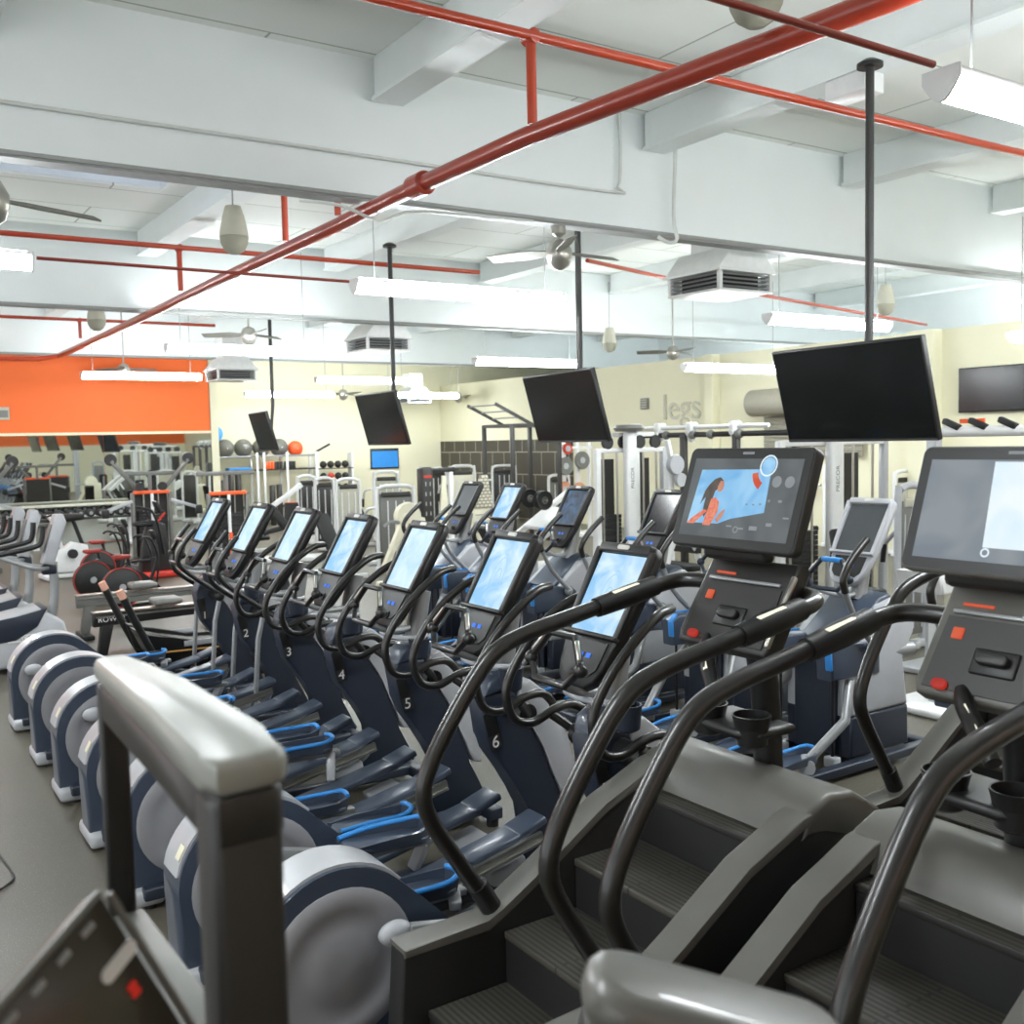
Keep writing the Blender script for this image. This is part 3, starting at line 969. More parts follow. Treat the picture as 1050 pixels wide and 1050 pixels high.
def stair_climber(shell):
    t = thing('stair_climber', '', 'stair climber')
    top = [(-1.18, .567), (-.86, .568), (-.80, .60), (-.62, .70), (-.35, .865), (-.11, .965), (.06, .995), (.2, .96), (.33, .84), (.42, .6)]
    for s in (-1, 1):
        a, b = (s*.30, s*.395) if s > 0 else (s*.395, s*.30)
        p = B().prism([(.46, .03), (-1.16, .03), (-1.2, .3)]+top+[(.46, .3)], a, b, 'y', bev=.012).done('side_panel', STAIRD, t)
        cp = [(x, z+.018) for x, z in top]+[(x+.004, z-.012) for x, z in top[::-1]]
        B().prism(cp, a-.006, b+.006, 'y', bev=.006).done('panel_cap', STAIRG, p)
    for k in range(4):
        x, z = -1.1+.3*k, .36+.178*k
        st = B().box((x+.165, 0, z-.012), (.33, .592, .025), bev=.004).done('step', STEPM, t)
        B().box((x+.012, 0, z-.1), (.02, .58, .16)).done('riser', STAIRD, st)
    B().box((-1.12, 0, .13), (.04, .6, .22)).done('kick_plate', STAIRD, t)
    dome = [(-.125, .90), (-.075, 1.0), (.02, 1.035), (.14, 1.02), (.27, .94), (.38, .8), (.44, .6), (.40, .58), (.25, .86), (.0, .94)]
    B().prism(dome, -.402, .402, 'y', bev=.02, seg=3).done('top_cover', STAIRG, t)
    B().prism([(.02, .05), (.44, .05), (.40, .6), (.26, .85), (.1, .9)], -.298, .298, 'y').done('front_housing', STAIRD, t)
    B().tube([(.17, 0, .98), (.15, 0, 1.3), (.08, 0, 1.62)], .052, 16, 3).done('mast', BLACK, t)
    # cup holders around the mast
    c = B().prism([(.0, -.12), (.18, -.12), (.2, .2), (.06, .24), (-.03, .2), (-.05, -.05)], 1.14, 1.18, 'z', bev=.02).done('accessory_tray', BLACK, t)
    for cy in (-.04, .17):
        B().lathe([(.04, 1.11), (.054, 1.12), (.064, 1.225), (.07, 1.225), (.064, 1.2), (.05, 1.13)], (.02, cy-.02, 0)).done('cup_holder', BLACK, c)
    for s in (-1, 1):
        P = [(-.84, .64), (-.93, .78), (-1.035, .95), (-1.065, 1.05), (-1.03, 1.16), (-.91, 1.34), (-.79, 1.475), (-.66, 1.53), (-.42, 1.575), (-.19, 1.617), (.0, 1.65), (.07, 1.66), (.10, 1.655)]
        yy = [s*.35]*10+[s*.34, s*.28, s*.15]
        r = B().tube([(x, y, z) for (x, z), y in zip(P, yy)], .0285, 14, 5).done('handrail', TUBEB, t)
        B().tube([(-.79, s*.35, .56), (-.87, s*.35, .70)], .037, 14, 1).done('rail_socket', BLACK, r)
        B().tube([(-.34, s*.35, 1.589), (-.19, s*.35, 1.617), (-.06, s*.348, 1.643)], [.036, .041, .038], 12, 3).done('rail_grip', BLACK, r)
        B().slab((-.27, s*.35-.012, 1.638), (-.15, s*.35-.012, 1.66), .018, .008, bev=.003).done('grip_strip', STRIP, r)
    # control head
    M = slabM(-.13, 1.48, 32, -.05)
    k = B(M).prism([(-.2, 0), (.2, 0), (.215, .04), (.2, .34), (-.2, .34), (-.215, .04)], -.07, 0, 'z', bev=.012).done('control_head', shell, t)
    B(M).prism([(-.185, .02), (.185, .02), (.175, .235), (-.175, .235)], 0, .005, 'z').done('keypad', shell, k)
    B(M).box((0, .25, .006), (.33, .012, .012), bev=.003).done('ledge', STEELG, k)
    B(M).box((-.1, .275, .003), (.09, .008, .003)).done('indicator_text', LED_O, k)
    B(M).box((-.13, .185, .007), (.034, .034, .006), bev=.004).done('start_key', LED_O, k)
    B(M).box((.0, .115, .006), (.13, .075, .01), bev=.006).done('joystick_recess', BLACK, k)
    B(M).prism(rrect(.09, .034, .015, 0, .12), .01, .034, 'z', bev=.005).done('joystick', CHAR, k)
    B(M).prism(rrect(.045, .03, .014, -.13, .03), .004, .018, 'z', bev=.004).done('stop_key', LED_R, k)
    B(M).box((.205, .16, .004), (.018, .26, .02), bev=.006).done('side_trim', STEEL, k)
    g = B(M).tube([(-.07, .03, -.01), (-.03, -.02, .02), (.06, -.10, .06), (.12, -.16, .07)], [.022, .026, .026, .022], 12, 4).done('front_grip', BLACK, k)
    B(M).slab((-.02, -.025, .047), (.07, -.105, .086), .016, .006, bev=.002).done('grip_strip', STRIP, k)
    # display
    D = slabM(-.085, 1.81, 19, -.05)
    d = B(D).prism(rrect(.575, .365, .025, 0, .185), -.045, 0, 'z', bev=.008).done('display', shell, t)
    B(D).prism(rrect(.56, .35, .02, 0, .185), 0, .003, 'z').done('display_glass', BLACK, d)
    B().box((.02, 0, 1.82), (.06, .3, .12), bev=.02).done('display_neck', shell, d)
    return t, D


def art(D, parent, name, m, pts, lift=.004, flip=True):
    """a flat shape shown on the display; (s,t) run from the top left corner of the lit area"""
    return B(D).ngon([(-.25+.5*s, .325-.285*t, lift) for s, t in pts]).done(name, m, parent, flat=True)


CORAL = emat('print_coral', (238, 120, 90), (250, 160, 130), 0.731, 40)
SKINE = emat('print_skin', (206, 140, 112), (216, 156, 128), 0.731, 20)
HAIRE = emat('print_hair', (92, 82, 74), (112, 100, 90), 0.602, 30)
GREYE = emat('print_grey', (150, 156, 160), (160, 166, 170), 0.688, 10)
DIME = emat('print_dim', (106, 112, 114), (112, 116, 118), 0.688, 10)

s1, D = stair_climber(CHAR)
s1.location = (2.6, 2.53, 0)
tag(s1, 'dark stair climber whose large lit display shows a running woman on a blue screen', 'stair climber', 'stair climbers')
disp = [c for c in s1.children if c.name.startswith('display')][0]
s2 = dup(s1, (2.6, 1.57, 0), None, 'stair climber at the right edge of the picture, its large display grey and white')
s3 = dup(s1, (4.70, 2.45, 0), None, 'stair climber farther back, its entry corner and rail seen behind the right one')
for o in (s1, s2, s3):
    d = [c for c in o.children if c.name.startswith('display')][0]
    setm(d, CHAR if o is s1 else STAIRG)
    if o is s2:
        for c in o.children:
            if c.name.startswith('control_head'):
                setm(c, STAIRG)
    if o is s1:
        art(D, d, 'screen', SCR_GREY, [(0, 0), (1, 0), (1, 1), (0, 1)])
        art(D, d, 'screen_picture', SCR_SKY, [(.09, .15), (.74, .13), (.76, .66), (.47, .76), (.36, .83), (.06, .84)], .005)
        art(D, d, 'runner_hair', HAIRE, [(.24, .27), (.29, .24), (.325, .28), (.31, .36), (.27, .42), (.255, .55), (.24, .68), (.215, .76), (.19, .7), (.19, .5), (.15, .6), (.17, .42), (.2, .34)], .0056)
        art(D, d, 'runner_face', SKINE, [(.30, .29), (.335, .29), (.345, .35), (.34, .40), (.32, .43), (.29, .42), (.285, .36)], .0062)
        art(D, d, 'runner_body', CORAL, [(.25, .52), (.29, .5), (.33, .56), (.34, .68), (.31, .80), (.29, .86), (.22, .86), (.23, .74)], .0062)
        art(D, d, 'runner_arm', CORAL, [(.2, .66), (.235, .68), (.15, .82), (.13, .85), (.06, .85), (.1, .78)], .0066)
        art(D, d, 'runner_hand', SKINE, [(.33, .78), (.37, .68), (.405, .64), (.40, .72), (.36, .82)], .0066)
        b = B(D).ring((.105, .30), .032, .038, 0, 2*PI, 32, .0062)
        b.done('dial_ring', SCR_WHITE, d, flat=True)
        B(D).ring((.105, .30), 0.0, .03, 0, 2*PI, 32, .0062).done('dial', SCR_SKY, d, flat=True)
        B(D).ring((.118, .285), .052, .078, R(190), R(242), 12, .0066).done('orange_arc', LED_O, d, flat=True)
        for cx in (.155, .21):
            B(D).ring((cx, .245), 0, .02, 0, 2*PI, 24, .0052).done('round_icon', GREYE, d, flat=True)
        for q, (s_, t_, w_, h_) in enumerate(((.45, .84, .05, .02), (.56, .86, .05, .02), (.66, .83, .07, .05), (.80, .78, .05, .04), (.93, .70, .05, .02), (.86, .5, .03, .03), (.77, .5, .02, .03), (.70, .55, .02, .02), (.64, .56, .02, .02), (.58, .56, .02, .02))):
            art(D, d, 'menu_item', GREYE, [(s_, t_), (s_+w_, t_), (s_+w_, t_+h_), (s_, t_+h_)], .0058)
        B(D).ring((.02, .072), .008, .012, 0, 2*PI, 16, .0056).done('home_icon', GREYE, d, flat=True)
    if o is s2:
        art(D, d, 'screen', SCR_SILV, [(0, 0), (1, 0), (1, 1), (0, 1)])
        art(D, d, 'screen_picture', SCR_WHITE, [(.385, .02), (1, .02), (1, .86), (.41, .86)], .005)
        B(D).ring((-.035, .066), .008, .013, 0, 2*PI, 16, .0056).done('home_icon', SCR_WHITE, d, flat=True)
    if o is s3:
        art(D, d, 'screen', SCR_GREY, [(0, 0), (1, 0), (1, 1), (0, 1)])
    b = B(D).box((0, .345, .004), (.05, .008, .003))
    b.done('brand_mark', GREYE, d)

# ------------------------------------------------------------------ machine beside the camera
t = thing('treadmill_console', 'dark upright console frame with a pale cap standing closest to the camera, left', 'treadmill', (.335, 1.3, 0))
cp = [(-.025, .33), (.025, .33), (.045, .1), (.05, -.2), (.045, -.285), (.03, -.30), (-.035, -.30), (-.04, -.26), (-.03, .0)]
B().prism(cp, 1.845, 1.885, 'z', bev=.012).done('frame_cap', mat('cap_grey', (146, 148, 142), .35), t)
B().prism([(x*.9, y*.98) for x, y in cp], 1.79, 1.845, 'z', bev=.006).done('upper_rail', CHAR, t)
B().box((.0, -.255, 1.40), (.075, .075, .88), bev=.012).done('near_post', CHAR, t)
B().box((-.005, .315, 1.62), (.04, .025, .45), bev=.006).done('far_post', BLACK, t)
r = B().slab((-.0, .32, 1.45), (.0, -.24, 1.47), .06, .06, bev=.012).done('lower_rail', CHAR, t)
B().slab((-.0, .31, 1.482), (.0, -.24, 1.502), .05, .01, bev=.004).done('rail_trim', GUN, r)
B().tube([(.0, -.02, 1.42), (.05, 0, .6), (.05, 0, .03)], .05, 14, 2).done('mast', BLACK, t)
B().box((.0, .1, .03), (.5, .6, .06), bev=.02).done('base', BLACK, t)
# sloping key panel
P0 = V((0, 0, H))+((cf+(105-525)/F_PX*cr+(525-915)/F_PX*cu)*1.0)
P1 = V((0, 0, H))+((cf+(-15-525)/F_PX*cr+(525-1052)/F_PX*cu)*.86)
ray2 = cf+(196-525)/F_PX*cr+(525-1060)/F_PX*cu
P2 = V((0, 0, H))+ray2*((P0-V((0, 0, H))).dot(P1-P0)/ray2.dot(P1-P0))
print('P2 depth', (P0-V((0, 0, H))).dot(P1-P0)/ray2.dot(P1-P0))
e1, e2 = (P1-P0), (P2-P0)
e1n = e1.normalized()
n_ = e1n.cross(e2).normalized()
if n_.z < 0:
    n_ = -n_
e2n = n_.cross(e1n).normalized()
if e2n.dot(e2) < 0:
    e2n = -e2n
q0 = P0-V((.335, 1.3, 0))
PM = Mx(((e1n.x, e2n.x, n_.x, q0.x), (e1n.y, e2n.y, n_.y, q0.y), (e1n.z, e2n.z, n_.z, q0.z), (0, 0, 0, 1)))
LE1, LE2 = e1.length, e2.dot(e2n)
k = B(PM).box((LE1/2, LE2/2, -.012), (LE1, LE2, .024), bev=.006).done('key_panel', mat('panel_brown', (62, 58, 50), .22), t)
B(PM).box((LE1/2, -.004, .002), (LE1-.01, .006, .006)).box((-.004, LE2/2, .002), (.006, LE2-.01, .006)).done('panel_edge', GUN, k)
for q in range(6):
    B(PM).box((.035+q*.035, .014, .0015), (.016, .006, .003)).done('key', STEELG, k)
B(PM).prism(rrect(.05, .015, .007, LE1*.16, LE2*.34), .0005, .003, 'z').done('painted_glare', WHITEM, k)  # white pill painted in place of a strip light's reflection on the panel
text('indicator_text', '88', .016, LED_R, PM @ Mx.Translation((LE1*.17, LE2*.52, .0015)) @ Mx.Rotation(R(-90), 4, 'Z'), k)
pb = U(45, 985, X=-.03)-V((.335, 1.3, 0))
B().box((-.40, .05, 1.5), (.10, .22, .03), rot=(R(0), R(-20), 0), bev=.006).done('side_tray', BLACK, t)
t = thing('machine_shroud', 'pale grey rounded machine cover, out of focus at the bottom edge of the picture', 'treadmill', (.765, .775, 0), R(-33))
HM = Mx.Translation((0, 0, 1.567)) @ Mx.Rotation(R(17), 4, 'Y')
B(HM).prism(rrect(.30, .13, .05), -.03, .025, 'z', bev=.022, seg=4).done('hood', STAIRG, t)
B(HM).prism(rrect(.28, .11, .04), -.08, -.03, 'z', bev=.01).done('hood_base', STAIRD, t)
B().cyl((0, 0, .02), (0, 0, 1.52), .04).cyl((0, 0, 0), (0, 0, .04), .1).done('column', STAIRD, t)

# ------------------------------------------------------------------ free-standing machines on the open floor
def air_bike(seatm):
    t = thing('air_bike', '', 'exercise bike')
    b = B().lathe([(.02, -.07), (.31, -.07), (.33, -.05), (.33, .05), (.31, .07), (.02, .07)], (0, 0, .40), 'y', 36).done('fan_wheel', IRON, t)
    B().tube([(.335*math.cos(a), -.06, .40+.335*math.sin(a)) for a in [2*PI*i/28 for i in range(28)]], .009, 6, 1, closed=True).done('wheel_rim', REDB, b)
    B().lathe([(.005, -.085), (.05, -.085), (.06, -.07)], (0, 0, .40), 'y', 16).done('hub', SILVER, b)
    B().prism([(-.1, .62), (.1, .78), (.35, .62), (.55, .45), (.85, .12), (.7, .1), (.3, .35), (.15, .45), (0, .38)], -.05, .05, 'y', bev=.015).done('frame', BLACK, t)
    b = B()
    b.box((-.05, 0, .035), (.09, .5, .06), bev=.01).box((.85, 0, .035), (.09, .5, .06), bev=.01).slab((-.05, 0, .07), (.85, 0, .07), .08, .06)
    b.done('base', BLACK, t)
    B().tube([(.18, 0, .6), (.12, 0, .88)], .028, 8, 1).done('seat_post', BLACK, t)
    B().prism([(-.12, -.1), (.0, -.11), (.16, -.03), (.16, .03), (.0, .11), (-.12, .1)], .88, .95, 'z', bev=.025).done('seat', seatm, t)
    B().tube([(.5, 0, .5), (.62, 0, .9), (.56, 0, 1.2)], .03, 8, 3).done('front_post', BLACK, t)
    for s in (-1, 1):
        B().tube([(.55, s*.14, .45), (.58, s*.18, .85), (.48, s*.2, 1.18), (.36, s*.2, 1.24), (.28, s*.2, 1.2)], .02, 8, 3).done('moving_arm', BLACK, t)
        B().slab((.32, s*.14, .3+s*.08), (.44, s*.14, .3+s*.08), .1, .03, bev=.008).done('pedal', BLACK, t)
    B().box((.56, 0, 1.26), (.05, .2, .16), rot=(0, R(-20), 0), bev=.01).done('monitor', BLACK, t)
    return t


AB = air_bike(mat('seat_red', (150, 42, 34), .5))
for i, (p, rz, lab) in enumerate(((U(96, 617, Z=.0), .08, 'black exercise bike with a red-rimmed wheel and white hub, left one of the near pair'),
                                  (U(126, 626, Z=.0), .05, 'black exercise bike with a red-rimmed wheel, right one of the near pair, behind the rower'),
                                  (U(101, 603, Z=.0), .08, 'black exercise bike whose red-rimmed wheel peeks out behind the left one'))):
    o = AB if i == 0 else dup(AB, (0, 0, 0))
    o.location = (p.x, p.y, 0)
    o.rotation_euler = (0, 0, rz)
    o.scale = (.8, .8, .8)
    tag(o, lab, 'exercise bike', 'black and red air bikes')
# tall black and red ski or climbing machine behind the bikes
p = U(155, 592, Z=0)
t = thing('cross_trainer', 'black and red upright trainer with many levers in front of the orange-topped cable machine', 'cross trainer', (p.x, p.y, 0))
B().box((0, 0, .06), (.9, .5, .1), bev=.02).done('base', REDB, t)
B().prism([(-.2, .1), (.35, .1), (.25, .9), (.0, 1.0), (-.1, .7)], -.1, .1, 'y', bev=.03).done('body', IRON, t)
for s in (-1, 1):
    B().tube([(.2, s*.14, .4), (.1, s*.2, .9), (.0, s*.22, 1.15), (-.15, s*.22, 1.2)], .022, 8, 3).done('lever', BLACK, t)
    B().slab((-.35, s*.12, .3), (.1, s*.12, .34), .12, .04, bev=.01).done('foot_plate', BLACK, t)
B().box((-.1, 0, .92), (.3, .28, .08), bev=.03).done('seat', RUBBER, t)
B().slab((.12, -.12, .95), (.25, -.12, 1.1), .03, .03).done('red_link', REDB, t)
B().box((.15, 0, 1.2), (.05, .25, .2), rot=(0, R(-20), 0), bev=.01).done('monitor', BLACK, t)

# upright bike with a white body
p = U(75, 592, Z=0)
t = thing('upright_bike', 'white and black exercise bike with a padded black saddle near the dumbbell rack', 'exercise bike', (p.x, p.y, 0), .1)
B().box((0, 0, .05), (1.0, .12, .08), bev=.02).box((-.45, 0, .05), (.1, .55, .08), bev=.02).box((.45, 0, .05), (.1, .55, .08), bev=.02).done('base', WHITEM, t)
B().prism([(-.3, .1), (.3, .1), (.25, .55), (.0, .62), (-.25, .45)], -.09, .09, 'y', bev=.03).done('body', WHITEM, t)
B().tube([(.2, 0, .5), (.05, 0, .98)], .035, 10, 1).done('seat_post', BLACK, t)
B().prism([(-.2, -.13), (.02, -.14), (.22, -.05), (.22, .05), (.02, .14), (-.2, .13)], .98, 1.1, 'z', bev=.04).done('saddle', RUBBER, t)
B().tube([(-.15, 0, .5), (-.3, 0, 1.0), (-.38, 0, 1.08)], .03, 10, 2).done('front_post', WHITEM, t)
for s in (-1, 1):
    B().tube([(-.38, 0, 1.07), (-.36, s*.2, 1.1), (-.2, s*.22, 1.12)], .016, 8, 3).done('handle', BLACK, t)
B().cyl((-.02, -.16, .42), (-.02, .16, .42), .08).done('crank', IRON, t)


def rower(label, p, rz, railm, words=None):
    t = thing('rowing_machine', label, 'rowing machine', (p.x, p.y, 0), rz)
    B().prism([(0, .36), (1.75, .40), (1.75, .48), (0, .50)], -.06, .06, 'y', bev=.008).done('rail', railm, t)
    B().slab((0.0, 0, .505), (1.75, 0, .487), .125, .012).slab((.02, -.066, .46), (1.7, -.066, .455), .01, .015).done('rail_track', STEEL, t)
    B().prism([(.03, .05), (.12, .05), (.2, .38), (.08, .38)], -.06, .06, 'y', bev=.01).done('rear_leg', railm, t)
    B().box((.08, 0, .03), (.12, .5, .05), bev=.01).done('rear_foot', RUBBER, t)
    B().prism([(1.4, .1), (2.1, .1), (2.2, .45), (2.05, .78), (1.8, .8), (1.6, .5)], -.13, .13, 'y', bev=.03).done('flywheel_cage', BLACK, t)
    B().box((1.95, 0, .05), (.1, .6, .09), bev=.015).done('front_foot', BLACK, t)
    B().box((.75, 0, .56), (.30, .3, .07), bev=.03).done('seat', GUN, t)
    for s in (-1, 1):
        B().slab((1.35, s*.16, .38), (1.55, s*.16, .62), .12, .03, bev=.01).done('footrest', BLACK, t)
    B().tube([(1.5, -.24, .72), (1.48, 0, .74), (1.5, .24, .72)], .016, 8, 3).done('pull_handle', BLACK, t)
    B().tube([(1.85, 0, .75), (1.55, 0, 1.02)], .02, 8, 1).box((1.53, 0, 1.08), (.04, .22, .16), rot=(0, R(-20), 0), bev=.01).done('monitor_arm', BLACK, t)
    if words:
        text('rail_text', words, .075, WHITEM, face_minus_y((.04, -.0625, .43)), t, spacing=1.05, align='LEFT')
    return t


p = U(80, 655, Z=0)
rower('rowing machine with a silver-topped rail in front of the two red-rimmed bikes', p, 0, GUN)
p = U(97, 678, Z=0)
rower('low black rowing machine with ROWER lettered on its rail', p, 0, BLACK, 'ROWER')
tm = thing('curved_treadmill', 'black curved treadmill with a thin gold side line and two long bare handles', 'treadmill', (2.22, 9.72, 0))
top = [(0, .52), (.25, .42), (.55, .36), (.9, .34), (1.25, .38), (1.6, .46), (1.8, .52)]
B().prism(top+[(1.8, .30), (.9, .14), (.1, .30)], -.24, .24, 'y', bev=.01).done('running_belt', line_mat('belt_slats', (86, 84, 78), (38, 38, 36), .6, .06, 3, .006, rot=0.), tm)
for s in (-1, 1):
    sk = B().prism([(x-.02, z+.03) for x, z in top]+[(1.86, .12), (.5, .10), (.05, .3)], s*.25, s*.33, 'y', bev=.02).done('side_skirt', BLACK, tm)
    B().slab((.12, s*.335, .345), (1.82, s*.335, .315), .006, .014).done('gold_line', mat('gold_line', (222, 170, 96), .4), sk)
    B().box((.5, s*.335, .40), (.3, .008, .05), bev=.002).done('maker_plate', SILVER, sk)
    h = B().tube([(.45, s*.36, .12), (.2, s*.36, .18), (.1, s*.36, .28), (-.06, s*.36, .62), (-.17, s*.36, .88)], .034, 10, 4).done('handle', BLACK, tm)
    B().cyl((-.168, s*.36, .875), (-.20, s*.36, .95), .034).done('handle_tip', mat('bare_tip', (226, 170, 148), .6), h)
B().box((.9, 0, .06), (1.7, .62, .1), bev=.02).done('base', BLACK, tm)


def arc_trainer():
    t = thing('arc_trainer', '', 'elliptical trainer')
    B().prism([(-1.2, .05), (.1, .05), (.16, .2), (.1, .46), (-.12, .62), (-.4, .56), (-1.2, .42)], -.26, .26, 'y', bev=.03).done('body', SILVER, t)
    B().prism([(-1.2, .46), (-.35, .56), (-.05, .62), (-.15, .44), (-.35, .32), (-1.2, .26)], -.275, .275, 'y', bev=.02).done('upper_shell', NAVY, t)
    B().tube([(-.02, 0, .3), (.06, 0, .7), (.06, 0, 1.05)], [.055, .045, .045], 12, 4).done('mast', STEELG, t)
    B().prism([(-.05, 1.05), (.06, 1.02), (.20, 1.46), (.17, 1.54), (.09, 1.54)], -.1, .1, 'y', bev=.025, seg=3).done('console', SILVER, t)
    B().slab((-.04, 0, 1.16), (.06, 0, 1.44), .16, .01).done('console_face', GUN, t)
    B().box((.02, 0, .98), (.14, .12, .1), bev=.02).done('mast_joint', NAVY, t)
    for s in (-1, 1):
        h = B().tube([(.0, s*.06, 1.0), (-.15, s*.24, 1.02), (-.38, s*.28, 1.12), (-.52, s*.28, 1.18)], .02, 8, 3).done('handle_stem', STEELG, t)
        B().tube([(-.5, s*.28, 1.18), (-.15, s*.29, 1.24), (-.08, s*.29, 1.3), (-.06, s*.29, 1.45)], .026, 10, 3).done('hand_grip', BLACK, h)
        B().cyl((-1.1 if s < 0 else .0, s*.2, 0), (-1.1 if s < 0 else .0, s*.2, .06), .04).done('rubber_foot', RUBBER, t)
        B().cyl((.0 if s < 0 else -1.1, s*.2, 0), (.0 if s < 0 else -1.1, s*.2, .06), .04).done('rubber_foot', RUBBER, t)
        B().slab((-1.0, s*.16, .5), (-.5, s*.16, .52), .16, .05, bev=.015).done('foot_plate', NAVY, t)
    B().box((-.28, -.266, .37-.03), (.3, .006, .07), bev=.002).done('name_plate', WHITEM, t)
    text('name_text', 'PRECOR', .052, GUN, face_minus_y((-.28, -.271, .34)), t, spacing=1.1)
    return t


AT = arc_trainer()
for i, (x, y, lab) in enumerate(((1.74, 11.3, 'grey elliptical trainer at the left edge, nearest of its three'),
                                 (1.66, 12.35, 'grey elliptical trainer at the left edge, between its two neighbours'),
                                 (1.64, 13.3, 'grey elliptical trainer at the left edge, farthest of its three'))):
    o = AT if i == 0 else dup(AT, (0, 0, 0))
    o.location = (x, y, 0)
    tag(o, lab, 'elliptical trainer', 'grey trainers at the left edge')
# power cord on the floor
p = [U(-4, 872, Z=.008), U(14, 897, Z=.008), U(6, 908, Z=.008), U(-10, 918, Z=.008)]
tag(B().tube(p, .006, 6, 4).done('power_cord', BLACK), 'thin black power cord on the floor at the left edge', 'cord')


# ------------------------------------------------------------------ strength machines
def cable_station(label, x, y, rz=0., arms=True):
    t = thing('cable_station', label, 'cable machine', (x, y, 0), rz, 'orange-topped cable machines')
    for s in (-1, 1):
        B().box((s*.33, 0, .70), (.06, .09, 1.4), bev=.01).done('upright', GUN, t)
    B().box((0, -.01, 1.40), (.62, .12, .06), bev=.008).done('orange_cap', ORANGE, t)
    B().box((0, 0, .06), (.75, .5, .1), bev=.02).done('base', GUN, t)
    b = B()
    for k in range(16):
        b.box((-.13, .02, .16+.058*k), (.2, .1, .05)).box((.13, .02, .16+.058*k), (.2, .1, .05))
    b.done('weight_stack', IRON, t)
    for s in (-1, 1):
        B().cyl((s*.13, .02, .1), (s*.13, .02, 1.38), .012, n=8).done('guide_rod', STEEL, t)
    B().box((0, .1, .76), (.6, .02, 1.24)).done('guard_panel', CHAR, t)
    B().box((.0, -.06, .98), (.05, .03, .8)).done('white_strip', WHITEM, t)
    B().box((.01, -.08, .52), (.06, .02, .42)).done('orange_strip', ORANGE, t)
    B().box((0, .05, 1.74), (1.0, .06, .07), bev=.01).box((0, .05, 1.55), (.06, .06, .34)).done('crossbar', GUN, t)
    if arms:
        for s in (-1, 1):
            a = B().slab((s*.2, .0, 1.42), (s*.68, -.05, 1.98), .07, .07, bev=.01).done('upper_arm', GUN, t)
            B().lathe([(.02, -.03), (.1, -.03), (.11, 0), (.1, .03), (.02, .03)], (s*.68, -.05, 2.0), 'y', 16).done('pulley', IRON, a)
            c = B().slab((s*.34, -.02, 1.25), (s*.78, -.1, 1.1), .06, .06, bev=.01).done('lower_arm', SILVER, t)
            B().box((s*.82, -.1, 1.05), (.12, .1, .16), bev=.02).done('hand_block', IRON, c)
            B().lathe([(.02, -.03), (.08, -.03), (.08, .03), (.02, .03)], (s*.2, -.03, 1.5), 'y', 16).done('pulley', IRON, t)
    return t


cable_station('grey cable machine with V-shaped arms and an orange cap, in front of the mirror', 4.73, 19.0)
cable_station('grey cable machine with an orange cap and strip, right behind the farthest elliptical screens', 5.55, 17.2, .0, False)
cable_station('grey cable machine with an orange cap reflected deeper left, behind the grey trainers', 2.0, 20.5, .1)


def weight_machine(label, x, y, rz, h=1.5, w=.55, frame=WHITEM, panel=GUN, seat=True, group='white strength machines', padm=RUBBER, badge=CHAR):
    """stack tower facing local -y, seat and lever behind it"""
    t = thing('weight_machine', label, 'strength machine', (x, y, 0), rz, group)
    hw = w/2
    B().tube([(-hw, 0, .05), (-hw, 0, h-.14), (-hw+.04, 0, h-.04), (-hw+.14, 0, h), (hw-.14, 0, h), (hw-.04, 0, h-.04), (hw, 0, h-.14), (hw, 0, .05)], .036, 8, 2).done('frame', frame, t)
    p = B().box((0, 0, h*.5), (w-.07, .05, h*.82), bev=.012).done('shroud', panel, t)
    B().box((0, -.03, h*.90), (w-.12, .02, .09), bev=.01).done('badge', badge, p)
    b = B()
    for k in range(3):
        b.box((-.14+.14*k, -.03, h*.48), (.02, .012, h*.7))
    b.done('panel_rib', frame, p)
    B().box((0, .45, .05), (.09, 1.1, .08), bev=.015).box((0, 0, .05), (w+.1, .1, .08), bev=.015).box((0, .98, .05), (w, .1, .08), bev=.015).done('base', frame, t)
    if seat:
        B().slab((0, .35, .1), (0, .55, .5), .08, .06).done('seat_post', frame, t)
        B().box((0, .58, .52), (.34, .38, .08), bev=.03).done('seat', padm, t)
        B().box((0, .82, .88), (.3, .09, .6), rot=(R(-10), 0, 0), bev=.035).done('back_pad', padm, t)
        B().slab((0, .9, .1), (0, .88, 1.1), .07, .06).done('back_post', frame, t)
        for s in (-1, 1):
            a = B().tube([(s*.3, .1, h*.75), (s*.42, .4, h*.72), (s*.42, .62, h*.6)], .025, 8, 3).done('lever', frame, t)
            B().cyl((s*.42, .62, h*.6), (s*.42, .64, h*.48), .028).done('grip', BLACK, a)
            B().cyl((s*.06, .32, .34), (s*.3, .32, .34), .055).done('roller_pad', padm, t)
    return t


def at_px(x0, x1, ytop, Y, h):
    """centre and width of a machine seen between two bearings at depth Y"""
    a, c = U(x0, ytop, Y=Y), U(x1, ytop, Y=Y)
    return (a.x+c.x)/2, c.x-a.x


